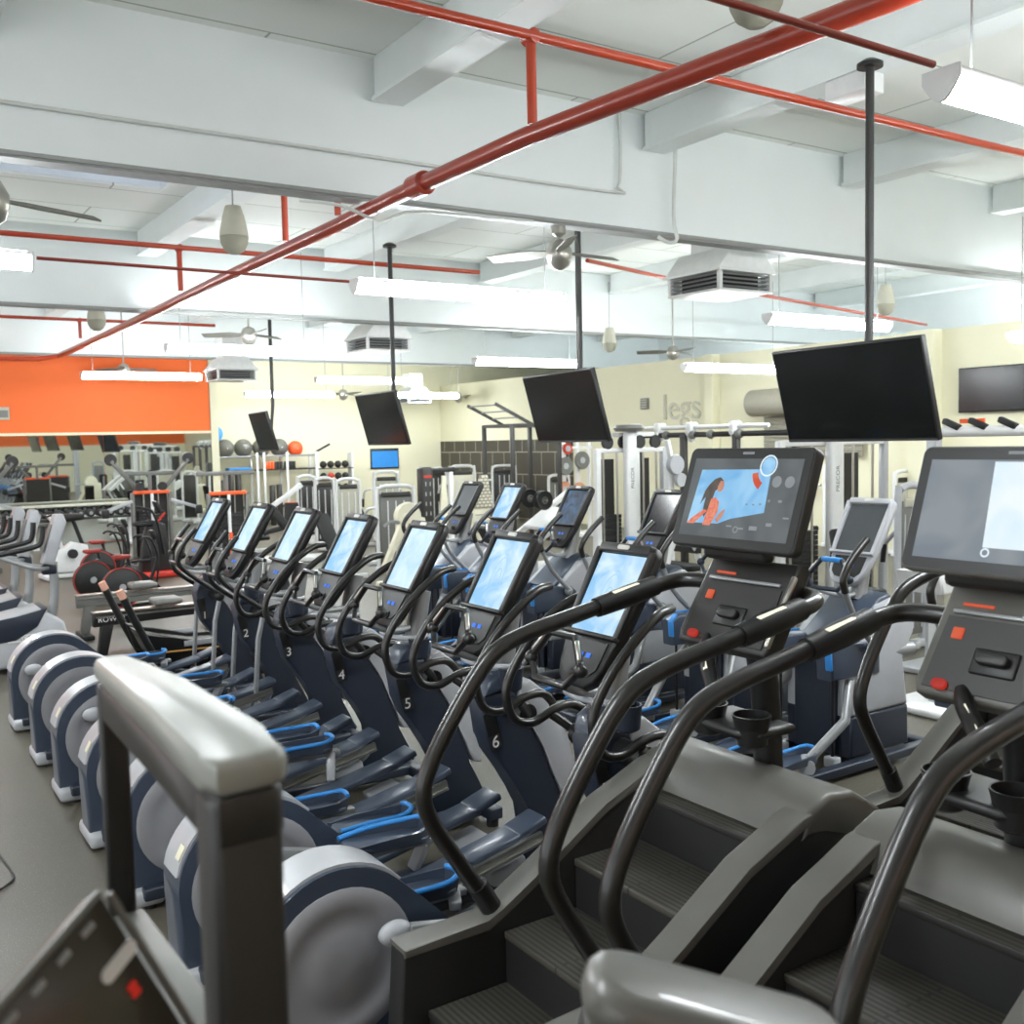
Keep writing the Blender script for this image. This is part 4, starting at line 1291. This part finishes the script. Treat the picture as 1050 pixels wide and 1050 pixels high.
for (x0, x1, Y, h, panel, lab, seat) in (
        (306, 322, 22.0, 1.48, CHAR, 'white strength machine with a tall black back, left of its twin below the small balls', False),
        (324, 341, 20.3, 1.48, CHAR, 'white strength machine with a tall black back, right of its twin', False),
        (344, 369, 18.6, 1.5, SPKM, 'white arched strength machine with a pale ribbed front below the second hanging television', False),
        (384, 408, 20.6, 1.55, SPKM, 'white arched strength machine with a dark top badge, partly behind the nearer one', True),
        (387, 423, 15.6, 1.46, GUN, 'large white framed strength machine with a grey cloth front left of the fifth elliptical screen', True),
        (462, 486, 20.5, 1.62, CREAM, 'white arched strength machine before the dark tiles', True),
        (884, 905, 14.6, 1.75, CHAR, 'tall white strength machine in the gap between the two large displays, far back', False),
        (917, 938, 11.2, 1.5, SPKM, 'pale strength machine behind the grey stack machine by the right display', False),
        (562, 584, 20.6, 1.3, GUN, 'low white strength machine in front of the plate storage posts, left', False),
        (440, 458, 23.4, 1.5, CHAR, 'white strength machine at the end of the dark tiles, behind the dark tower', False),
        (506, 528, 23.5, 1.5, CHAR, 'white strength machine against the dark tiles behind the patterned pad', True)):
    cx, w = at_px(x0, x1, 500, Y, h)
    weight_machine(lab, cx, Y, R(-15) if seat else 0, h, max(.42, w*.95), WHITEM, panel, seat)
p = U(436, 500, Y=18.2)
t = thing('weight_tower', 'dark tower with red lettering beside the white framed strength machine', 'strength machine', (p.x, 18.2, 0))
B().box((0, 0, .85), (.28, .24, 1.68), bev=.05).done('tower', CHAR, t)
b = B()
for k in range(4):
    for s in (-1, 1):
        b.box((s*.05, -.122, .75+.2*k), (.02, .006, .08))
b.done('slot', SILVER, t)
B().box((0, -.122, 1.5), (.18, .008, .05)).done('red_lettering', REDB, t)
B().box((.42, .05, 1.62), (.6, .12, .1), bev=.02).done('top_arm', CHAR, t)
B().box((.62, .05, .85), (.1, .1, 1.6), bev=.02).box((.35, 0, .05), (1.0, .6, .09), bev=.02).done('frame', WHITEM, t)
B().prism([(.3, .5), (.55, .5), (.47, 1.5), (.4, 1.5)], -.02, .03, 'y').done('side_plate', CREAM, t)
p = U(415, 540, Y=13.8)
t = thing('lever_machine', 'cream leverage machine with a long angled arm tipped in red', 'strength machine', (p.x, 13.8, 0))
B().box((.1, 0, .55), (.5, .1, 1.0), bev=.04).done('body', CREAM, t)
B().slab((-.02, -.09, 1.12), (-.42, -.12, .32), .1, .09, bev=.015).done('arm', CREAM, t)
B().box((-.43, -.12, .31), (.09, .09, .05), bev=.01).done('arm_tip', REDB, t)
B().lathe([(.02, -.07), (.2, -.07), (.22, 0), (.2, .07), (.02, .07)], (.03, -.04, 1.08), 'y', 24).done('cam', CREAM, t)
B().tube([(-.15, -.1, 1.0), (-.3, -.14, 1.02), (-.42, -.14, .96)], .025, 8, 2).done('handle', STEELG, t)
B().box((.1, 0, .04), (.9, .7, .08), bev=.02).done('base', CREAM, t)
p = U(495, 540, Y=16.2)
t = thing('pad_machine', 'cream strength machine with a patterned tapering back pad right of the small dark screen', 'strength machine', (p.x, 16.2, 0))
B().prism([(-.22, .95), (.22, .95), (.1, 1.56), (-.04, 1.56)], -.06, .04, 'y', bev=.02).done('back_pad', line_mat('pad_pattern', (228, 224, 206), (150, 144, 128), .6, .09, .06, .012, rot=(R(90), 0, 0)), t)
B().box((0, .1, .55), (.5, .3, .8), bev=.05).done('body', CREAM, t)
b = B()
for k in range(3):
    b.box((-.02, -.056, .5+.16*k), (.34, .012, .012))
b.done('panel_line', GUN, t)
B().box((0, .1, .05), (.8, .8, .1), bev=.02).done('base', CREAM, t)
# incline white lever machine behind the third screen
p = U(282, 560, Z=0)
t = thing('incline_bench', 'white incline machine with slanting rails behind the second and third elliptical screens', 'strength machine', (7.0, 18.4, 0), R(-20))
for s in (-1, 1):
    B().slab((-.35, s*.16, .95), (.35, s*.16, 1.45), .12, .08, bev=.01).done('rail', WHITEM, t)
    B().slab((-.25, s*.18, 1.05), (.3, s*.18, .15), .07, .07, bev=.01).done('leg', WHITEM, t)
    B().slab((-.2, s*.2, 1.0), (.2, s*.2, .4), .05, .14, bev=.02).done('side_pad', RUBBER, t)
B().box((.1, 0, .05), (1.2, .6, .09), bev=.02).done('base', WHITEM, t)
B().slab((-.4, 0, .55), (.15, 0, .7), .3, .09, bev=.03).done('seat', RUBBER, t)

# adjustable benches on the open floor behind the ellipticals
def bench():
    t = thing('adjustable_bench', '', 'bench')
    B().box((0, 0, .05), (.1, 1.1, .06), bev=.012).box((0, -.5, .05), (.5, .08, .08), bev=.012).box((0, .5, .05), (.5, .08, .08), bev=.012).done('base', WHITEM, t)
    B().slab((0, -.3, .08), (0, -.2, .42), .07, .05).slab((0, .3, .08), (0, .1, .42), .07, .05).done('post', WHITEM, t)
    B().box((0, -.3, .46), (.28, .38, .08), bev=.025).done('seat', RUBBER, t)
    B().box((0, .2, .72), (.28, .08, .75), rot=(R(-35), 0, 0), bev=.025).done('back_pad', RUBBER, t)
    for q in (-1, 1):
        B().cyl((0, -.5, .3), (q*.26, -.5, .3), .05).done('roller_pad', RUBBER, t)
    return t


BN = None
for k, (x, y, rz, lab) in enumerate(((250, 566, .3, 'black padded bench behind the screens of the two farthest ellipticals'),
                                     (300, 570, -.4, 'black padded bench behind the third elliptical screen'),
                                     (345, 592, .2, 'black padded bench left of the fourth elliptical screen'),
                                     (377, 560, .5, 'black padded bench far back, before the arched white machines'))):
    p = U(x, y, Z=0)
    o = dup(BN, (p.x, p.y, 0), rz) if BN else bench()
    BN = BN or o
    o.location = (p.x, p.y, 0)
    o.rotation_euler = (0, 0, rz)
    tag(o, lab, 'bench', 'adjustable benches')

# leg press with plates
p = U(560, 560, Y=14.0)
lp = thing('leg_press', 'white plate-loaded leg press with long slanting rails between two second-row screens', 'strength machine', (p.x, 14.0, 0))
for s in (-1, 1):
    B().slab((-.9, s*.38, .25), (.85, s*.38, 1.32), .1, .09, bev=.012).done('slide_rail', WHITEM, lp)
    B().slab((.75, s*.4, .08), (.78, s*.4, 1.3), .08, .08, bev=.01).done('upright', WHITEM, lp)
B().box((0, 0, .05), (1.9, .9, .09), bev=.02).done('base', WHITEM, lp)
B().slab((-.25, 0, .72), (.25, 0, 1.02), .62, .08, bev=.02).done('carriage', WHITEM, lp)
B().slab((-.95, 0, .35), (-.5, 0, .3), .5, .1, bev=.03).slab((-1.2, 0, .8), (-.95, 0, .36), .5, .1, bev=.03).done('seat', RUBBER, lp)
pp = U(558, 513, Y=13.32)
for k, (q, z, lab) in enumerate(((.0, 0, 'outer black weight plate on the near peg of the white leg press'), (.075, 0, 'inner black weight plate on the near peg of the white leg press'))):
    o = thing('weight_plate', lab, 'weight plate', (pp.x, 13.32+q, pp.z), 0, 'plates on the leg press')
    B().lathe([(.03, -.022), (.13, -.022), (.15, -.03), (.158, -.02), (.158, .02), (.15, .03), (.13, .022), (.03, .022), (.03, -.022)], (0, 0, 0), 'y', 32, False).done('disc', IRON, o)
    B().lathe([(.031, -.027), (.06, -.03), (.06, .03), (.031, .027), (.031, -.027)], (0, 0, 0), 'y', 20, False).done('hub', GUN, o)
pq = U(543, 511, Y=13.47)
o = thing('weight_plate', 'black weight plate left of the pair on the white leg press', 'weight plate', (pq.x, 13.47, pq.z), 0, 'plates on the leg press')
B().lathe([(.03, -.022), (.13, -.022), (.15, -.03), (.158, -.02), (.158, .02), (.15, .03), (.13, .022), (.03, .022), (.03, -.022)], (0, 0, 0), 'y', 32, False).done('disc', IRON, o)
B().lathe([(.031, -.027), (.06, -.03), (.06, .03), (.031, .027), (.031, -.027)], (0, 0, 0), 'y', 20, False).done('hub', GUN, o)
for (a_, y0) in ((pp, 13.24), (pq, 13.42)):
    B().cyl((a_.x-p.x, y0-14.0, a_.z), (a_.x-p.x, -.3, a_.z), .02).done('plate_peg', STEEL, lp)

# squat rack and wall-side plate storage
rk = thing('squat_rack', 'tall black squat rack standing before the dark tiles, its pull-up bars above', 'rack', (12.3, 18.2, 0))
for (x, y) in ((-.55, -.5), (.65, -.5), (-.55, .6), (.65, .6)):
    B().box((x, y, 1.28), (.08, .08, 2.5), bev=.008).done('post', CHAR, rk)
for s in (-.5, .6):
    B().box((.05, s, 2.5), (1.2, .07, .07)).done('crossbar', CHAR, rk)
for x in (-.55, .65):
    B().box((x, .05, 2.5), (.07, 1.1, .07)).done('side_bar', CHAR, rk)
    B().box((x, .05, .05), (.1, 1.5, .08), bev=.01).done('foot', CHAR, rk)
for k in range(2):
    B().slab((-.95, -.5+1.1*k, 2.95), (.0, -.5+1.1*k, 2.5), .05, .06).done('ladder_rail', CHAR, rk)
for k in range(4):
    B().cyl((-.9+.28*k, -.5, 2.93-.13*k), (-.9+.28*k, .6, 2.93-.13*k), .016, n=8).done('rung', STEELG, rk)
PLT = [(583, 478, 18.0, .20, GUN, 'grey weight plate on the post left of the white rack, upper'), (582, 502, 18.0, .18, SKIN, 'pinkish speckled weight plate below the grey one, left'),
       (600, 472, 18.0, .20, GUN, 'grey weight plate with a pale centre ring, upper right of the dark post'), (597, 503, 18.0, .18, SKIN, 'pinkish speckled weight plate below the ringed grey one'),
       (585, 460, 18.0, .12, REDB, 'small red weight plate under the hanging television')]
px_ = U(590, 480, Y=18.25)
t = thing('plate_tree', 'white plate storage posts with weight plates under the middle hanging television', 'rack', (px_.x, 18.3, 0))
for x in (-.28, .1, .42):
    B().box((x, 0, 1.1), (.07, .07, 2.2), bev=.008).done('post', WHITEM, t)
B().box((.05, 0, .05), (1.2, .7, .09), bev=.02).done('base', WHITEM, t)
B().box((.05, 0, 1.0), (.9, .06, .06)).box((.05, 0, 2.0), (.9, .06, .06)).done('crossbar', WHITEM, t)
for (x, y, Y, r, m, lab) in PLT:
    p = U(x, y, Y=Y)
    o = thing('weight_plate', lab, 'weight plate', (p.x, 18.11, p.z), 0, 'plates on the storage posts')
    B().lathe([(.03, -.02), (r*.8, -.02), (r*.95, -.03), (r, -.02), (r, .02), (r*.95, .025), (.03, .02)], (0, 0, 0), 'y', 28).done('disc', m, o)
    B().lathe([(.03, -.03), (.07, -.03), (.07, -.02)], (0, 0, 0), 'y', 18).done('hub', SILVER, o)
    B().cyl((0, 0, 0), (0, .1, 0), .022, n=8).done('peg_sleeve', STEEL, o)


def trainer_frame(label, x, y, w, h, mid, rods=5):
    """white double cable frame facing -y"""
    t = thing('cable_trainer', label, 'cable machine', (x, y, 0), 0, 'white cable frames')
    for s in (-1, 1):
        B().box((s*w/2, 0, h/2), (.09, .09, h), bev=.012).done('upright', WHITEM if s < 0 else SILVER, t)
        B().box((s*w/2, .0, .05), (.12, 1.1, .09), bev=.02).done('foot', WHITEM, t)
    B().box((0, 0, h-.03), (w, .08, .07), bev=.01).box((0, 0, h+.2), (w*.7, .06, .06), bev=.01).done('top_bar', WHITEM, t)
    B().box((mid, -.12, (h+.28)/2), (.2, .12, h+.28), bev=.03).done('centre_column', WHITEM, t)
    B().box((mid+.17, -.05, (h)/2), (.1, .1, h), bev=.02).done('rear_column', WHITEM, t)
    text('column_text', 'PRECOR', .085, GUN, Mx.Translation((mid, -.1815, h*.78)) @ Mx.Rotation(R(90), 4, 'X') @ Mx.Rotation(R(90), 4, 'Z'), t)
    B().lathe([(.03, -.05), (.2, -.05), (.24, 0), (.2, .05), (.03, .05)], (mid, -.1, h+.3), 'z', 20).done('top_pulley', GUN, t)
    for k in range(4):
        xx = -w*.36+w*.72*k/3
        B().lathe([(.02, -.025), (.1, -.025), (.11, 0), (.1, .025), (.02, .025)], (xx, -.02, h+.09), 'y', 18).done('pulley', IRON, t)
    for k in range(rods):
        xx = -w*.4+w*.8*k/(rods-1)
        if abs(xx-mid) < .12:
            continue
        B().cyl((xx, .02, .1), (xx, .02, h-.05), .016, n=8).done('guide_rod', STEEL, t)
    for s in (-1, 1):
        b = B()
        for k in range(14):
            b.box((s*w*.27, .08, .2+.062*k), (w*.26, .12, .054))
        b.done('weight_stack', IRON, t)
        B().box((s*w*.27, .16, h*.62), (.28, .02, h*.6)).done('back_plate', CHAR, t)
    return t


a, c = U(612, 458, Y=12.), U(680, 458, Y=12.)
trainer_frame('white double cable frame under the middle of the picture, left of the large lit display', (a.x+c.x)/2, 12., c.x-a.x, 2.04, -.12)
a, c = U(800, 452, Y=8.2), U(906, 452, Y=8.2)
trainer_frame('white double cable frame under the largest hanging television, right of the lit display', (a.x+c.x)/2, 8.2, c.x-a.x, 2.12, -.15)
# side pulley arm on the first frame
p = U(681, 470, Y=11.6)
t = thing('pulley_post', 'white adjustable pulley post with round joints left of the large lit display', 'cable machine', (p.x, 11.5, 0))
B().box((0, 0, .9), (.12, .12, 1.75), bev=.02).done('post', WHITEM, t)
B().lathe([(.03, -.05), (.14, -.05), (.16, 0), (.14, .05), (.03, .05)], (.02, -.12, 1.78), 'y', 20).lathe([(.03, -.04), (.1, -.04), (.11, 0), (.1, .04), (.03, .04)], (.1, -.14, 1.55), 'y', 20).done('joint', SILVER, t)
B().slab((-.02, -.1, 1.8), (-.12, -.1, 2.15), .08, .06, bev=.01).done('arm', WHITEM, t)
B().box((.0, 0, .05), (.5, .8, .09), bev=.02).done('base', WHITEM, t)
# long rig with a black bar and white brackets
a, c = U(655, 447, Y=13.4), U(815, 443, Y=10.2)
rg = thing('training_rig', 'long training rig, its black top bar running behind the large lit display', 'rig', (a.x, a.y, 0))
d = V((c.x-a.x, c.y-a.y, 0))
L = d.length
zt = a.z
dn = d.normalized()
B().tube([(0, 0, zt), (d.x, d.y, zt)], .045, 10, 1).done('top_bar', BLACK, rg)
for k in (0, .32, .66, 1.):
    q = dn*L*k
    B().box((q.x, q.y, (zt+.0)/2), (.1, .1, zt+.0), rot=(0, 0, math.atan2(dn.y, dn.x)), bev=.01).done('post', CHAR, rg)
    B().box((q.x, q.y, .02), (.3, .3, .04)).done('foot', CHAR, rg)
for k in (.2, .38, .5, .68):
    q = dn*L*k
    B().sph((q.x, q.y, zt), .075, u=12, v=8).done('clamp', GUN, rg)
up = B().tube([(.0, .5, zt+.12), (d.x, d.y+.5, zt+.12)], .035, 8, 1).done('rear_bar', WHITEM, rg)
for k in (.12, .3, .52, .8):
    q = dn*L*k
    B().box((q.x, q.y+.5, zt+.12), (.2, .12, .17), bev=.03).prism([(q.x-.12, zt+.05), (q.x+.12, zt+.05), (q.x+.02, zt-.12), (q.x-.02, zt-.12)], q.y+.46, q.y+.54, 'y').done('bracket', WHITEM, up)
# grey stack machine and its neighbours at the right
p = U(934, 540, Y=6.3)
weight_machine('grey stack machine with a dark arched panel between the two large displays', p.x, 6.3, 0, 1.66, .42, SILVER, GUN, True, 'grey strength machines at the right', RUBBER, SPKM)
p = U(858, 505, Y=13.)
weight_machine('white strength machine seen through the cable frame under the largest television', p.x, 13., R(-10), 1.6, .6)
p = U(700, 590, Y=9.8)
t = thing('plate_bench', 'low white bench frame with a black wheel behind the stair climber display', 'bench', (p.x, 9.8, 0))
B().tube([(-.4, 0, .1), (-.2, 0, .75), (.0, 0, .95), (.25, 0, .7), (.4, 0, .1)], .04, 8, 3).done('frame', WHITEM, t)
B().tube([(-.4, .6, .1), (-.2, .6, .75), (.0, .6, .95), (.25, .6, .7), (.4, .6, .1)], .04, 8, 3).done('rear_frame', WHITEM, t)
B().box((0, .3, .5), (.3, 1.0, .1), bev=.03).slab((.25, -.05, .7), (.25, .65, .7), .08, .08).done('pad', RUBBER, t)
B().box((0, .3, .05), (.9, .8, .08), bev=.02).done('base', WHITEM, t)
# rack of handles on a white bar at the far right
p0, p1 = U(958, 443, Y=5.6), U(1075, 446, Y=4.6)
t = thing('pull_up_station', 'white pull-up bar with angled black grips below the wall television', 'rig', (p0.x, p0.y, 0))
d = V((p1.x-p0.x, p1.y-p0.y, 0))
B().tube([(0, 0, p0.z), (d.x, d.y, p0.z)], .05, 10, 1).done('bar', WHITEM, t)
B().slab((d.x*.3, d.y*.3+.06, p0.z+.09), (d.x*.52, d.y*.52+.06, p0.z+.09), .03, .04).done('orange_strip', ORANGE, t)
for q in (0, 1):
    B().box((d.x*q, d.y*q, (p0.z-.05)/2), (.1, .1, p0.z-.05), bev=.01).done('post', SILVER, t)
    B().box((d.x*q, d.y*q, .03), (.5, .5, .05), bev=.01).done('foot', SILVER, t)
for q in (.12, .36, .62, .85):
    B().slab((d.x*(q-.03), d.y*(q-.03), p0.z+.1), (d.x*(q+.11)-.03, d.y*(q+.11)-.03, p0.z+.03), .06, .055, bev=.014).done('grip', RUBBER, t)
p = U(960, 612, Y=4.8)
t = thing('handle_basket', 'white basket holding black cable handles left of the right stair climber head', 'basket', (p.x, 4.8, 0))
B().prism([(-.2, .95), (.2, .95), (.26, 1.12), (-.26, 1.12)], -.2, .2, 'y', bev=.02).done('bin', WHITEM, t)
B().box((0, 0, .5), (.08, .08, .92)).box((0, 0, .03), (.6, .6, .06), bev=.02).done('stand', WHITEM, t)
for k in range(3):
    o = B().tube([(-.05, 0, 0), (-.05, 0, .1), (0, 0, .14), (.05, 0, .1), (.05, 0, 0)], .014, 8, 3).done('rope_attachment', BLACK)
    o.location = (p.x-.13+.13*k, 4.8-.05+.05*k, 1.122)
    tag(o, ['left', 'middle', 'right'][k]+' black looped attachment sticking up from the white basket', 'gym attachment', 'attachments in the basket')

# ------------------------------------------------------------------ dumbbells along the mirror
rack = thing('dumbbell_rack', 'long pale dumbbell rack along the mirror under the orange wall', 'rack', (0, 24.4, 0))
B().box((2.6, .12, .955), (6.6, .36, .05), bev=.008).done('top_shelf', mat('shelf_pale', (196, 194, 178), .5), rack)
B().box((2.6, -.02, .66), (6.6, .34, .04), bev=.006).done('lower_shelf', CHAR, rack)
for x in (-.4, 1.6, 3.55, 5.6):
    B().box((x, .18, .5), (.09, .12, .9), bev=.01).box((x, .1, .04), (.12, .6, .07), bev=.01).done('leg', WHITEM, rack)


def dumbbell(r, m):
    t = thing('dumbbell', '', 'dumbbell')
    B().cyl((0, -.07, 0), (0, .07, 0), .016, n=10).done('handle', STEEL, t)
    for s in (-1, 1):
        B().lathe([(.02, s*.06), (r, s*.065), (r, s*.135), (r*.8, s*.15), (.02, s*.15)], (0, 0, 0), 'y', 16).done('head', m, t)
        B().lathe([(.004, s*.15), (r*.45, s*.152), (r*.45, s*.158), (.004, s*.158)], (0, 0, 0), 'y', 12).done('head_cap', STEELG, t)
    return t


D0 = dumbbell(.088, IRON)
pos = ['first', 'second', 'third', 'fourth', 'fifth', 'sixth', 'seventh', 'eighth', 'ninth', 'tenth', 'eleventh', 'twelfth', 'thirteenth', 'fourteenth', 'fifteenth', 'sixteenth', 'seventeenth']
for k in range(17):
    o = D0 if k == 0 else dup(D0, (0, 0, 0))
    o.location = (2.15+.213*k, 24.36, .772)
    tag(o, '%s black dumbbell from the left on the rack under the mirror' % pos[k], 'dumbbell', 'dumbbells on the mirror rack')

# ------------------------------------------------------------------ exercise balls and medicine balls
br = thing('ball_rack', 'white steel rack along the cream wall carrying exercise balls on its top rails', 'rack', (0, 27.4, 0))
xa, xb = 8.1, 11.4
for x in (8.15, 9.62, 9.82, 10.28+.2, 11.35):
    B().box((x, -.25, 1.0), (.06, .06, 2.0), bev=.006).done('post', WHITEM, br)
    B().box((x, .25, 1.0), (.06, .06, 2.0), bev=.006).done('rear_post', WHITEM, br)
for y in (-.14, .14):
    B().cyl((xa, y, 1.9), (xb, y, 1.9), .025).done('ball_rail', STEELG, br)
B().box(((xa+xb)/2, 0, 1.52), (xb-xa, .46, .04)).done('shelf', BLACK, br)
B().box(((xa+xb)/2, 0, .5), (xb-xa, .46, .04)).done('lower_shelf', CHAR, br)
B().slab((11.35, -.2, 1.98), (11.75, -.3, 2.2), .06, .06).done('hook_arm', CHAR, br)
BALLM = mat('ball_charcoal', (98, 98, 92), .3)
BALLB = mat('ball_blue', (84, 156, 220), .35)
BALLO = mat('ball_orange', (226, 84, 40), .4, scale=40)


def ball(name, label, x, y, z, r, m, group, cat='ball'):
    t = thing(name, label, cat, (x, y, z), 0, group)
    prof = []
    B().sph((0, 0, 0), r, u=28, v=18).done('shell', m, t)
    b = B()
    for k in range(-3, 4):
        h = r*.26*k
        q = math.sqrt(r*r-h*h)
        b.tube([(q*math.cos(a), q*math.sin(a), h) for a in [2*PI*i/24 for i in range(24)]], r*.012, 5, 1, closed=True)
    b.done('ridge', m, t)
    B().cyl((0, -r*.999, 0), (0, -r*1.015, 0), r*.06, n=10).done('valve_plug', CREAM, t)
    return t


for x, m, lab in ((8.3, BALLM, 'large charcoal exercise ball at the left end of the rack'), (8.82, BALLM, 'large charcoal exercise ball below the blue one'),
                  (9.33, BALLM, 'large charcoal exercise ball left of the farthest television'), (9.84, BALLM, 'large charcoal exercise ball behind the left part of the farthest television'),
                  (10.35, BALLM, 'large charcoal exercise ball right of the farthest television'), (10.83, BALLO, 'orange exercise ball at the right end of the rack')):
    r = .25 if m is BALLM else .215
    ball('exercise_ball', lab, x, 27.4, 1.901+math.sqrt((r+.025)**2-.14**2), r, m, 'exercise balls on the rack')
ball('exercise_ball', 'blue exercise ball lying on top of two charcoal ones', 8.56, 27.4, 2.535, .22, BALLB, 'exercise balls on the rack')
ball('exercise_ball', 'blue exercise ball mostly hidden by the corner of the orange wall', 8.215, 27.7, 2.56, .215, BALLB, 'exercise balls on the rack')
# things on the shelf
for k in range(9):
    o = B().box((0, 0, .1), (.07, .3, .2), bev=.008).done('step_block', CHAR if k > 2 else ORANGE)
    o.location = (9.98+.083*k-.02, 27.36, 1.542) if k > 5 else (9.9+.083*k-.02, 27.36, 1.542)
    o.location.x = 9.93+.083*k if k < 6 else 10.55+.083*(k-6)
    tag(o, '%s of the upright blocks on the ball rack shelf, %s' % (pos[k], 'charcoal' if k > 2 else 'orange'), 'block', 'upright blocks on the shelf')
o = B().box((0, 0, .03), (.62, .3, .06), bev=.01).done('foam_mat', BLUE)
o.location = (9.15, 27.35, 1.542)
tag(o, 'folded blue mat lying on the shelf below the charcoal balls', 'mat')
# foam rollers standing on the floor
for k, (x, h, lab) in enumerate(((8.3, 1.25, 'shortest dark foam roller'), (8.55, 1.3, 'dark foam roller second from the left'), (8.8, 1.5, 'tall dark foam roller left of the rack post'), (9.0, 1.55, 'tallest dark foam roller'), (9.95, 1.1, 'dark foam roller below the shelf, right of the posts'), (10.15, 1.12, 'dark foam roller farthest right below the shelf'))):
    tag(B().lathe([(.07, 0), (.08, .01), (.08, h-.01), (.07, h), (.03, h), (.03, h-.02)], (x, 26.95, 0), 'z', 16).done('foam_roller', CHAR), lab+', before the ball rack', 'foam roller', 'standing foam rollers')
# medicine ball shelves
ms = thing('medicine_ball_rack', 'open rack of small dark medicine balls right of the orange exercise ball', 'rack', (0, 27.6, 0))
for x in (11.52, 12.6):
    B().box((x, 0, 1.0), (.05, .3, 1.9), bev=.006).done('upright', WHITEM, ms)
for z in (.55, .95, 1.28, 1.62):
    B().box((12.06, -.02, z-.13), (1.1, .3, .025)).done('tier', CHAR, ms)
tn = {.55: 'bottom', .95: 'third', 1.28: 'second', 1.62: 'top'}
mb = None
for z in (1.62, 1.28, .95, .55):
    for k, x in enumerate((11.72, 11.95, 12.18, 12.41)):
        r = .105
        o = B().sph((0, 0, 0), r, u=18, v=12).done('medicine_ball', REDB if (z in (1.28, .55) and k == 1) else IRON)
        o.location = (x, 27.55, z-.115+r)
        tag(o, '%s %s medicine ball from the left on the %s tier of the small ball rack' % (pos[k], 'red' if (z in (1.28, .55) and k == 1) else 'dark', tn[z]), 'medicine ball', 'medicine balls on the rack')
# blue notice on the wall in the far corner
t = thing('wall_sign', 'small blue notice board on the cream wall near the inner corner', 'board', (14.0, YB-.03, 1.72))
B().box((0, 0, 0), (.95, .04, .62), bev=.006).done('board', BLACK, t)
B().box((0, -.022, -.02), (.88, .006, .5)).done('blue_sheet', BLUE, t)
# orange boxes below the medicine balls
for k, (x, lab) in enumerate(((10.0, 'left orange plyometric box behind the twin black-backed machines'), (11.1, 'right orange plyometric box behind the twin black-backed machines'))):
    o = B().box((0, 0, .35), (.4, .4, .7), bev=.02).done('plyo_box', ORANGE)
    o.location = (x, 25.4, 0)
    tag(o, lab, 'box', 'orange boxes')

# ------------------------------------------------------------------ light of the room
w = bpy.data.worlds.new('daylight')
S.world = w
w.use_nodes = True
w.node_tree.nodes['Background'].inputs['Color'].default_value = (.93, .97, 1, 1)
w.node_tree.nodes['Background'].inputs['Strength'].default_value = 1.7
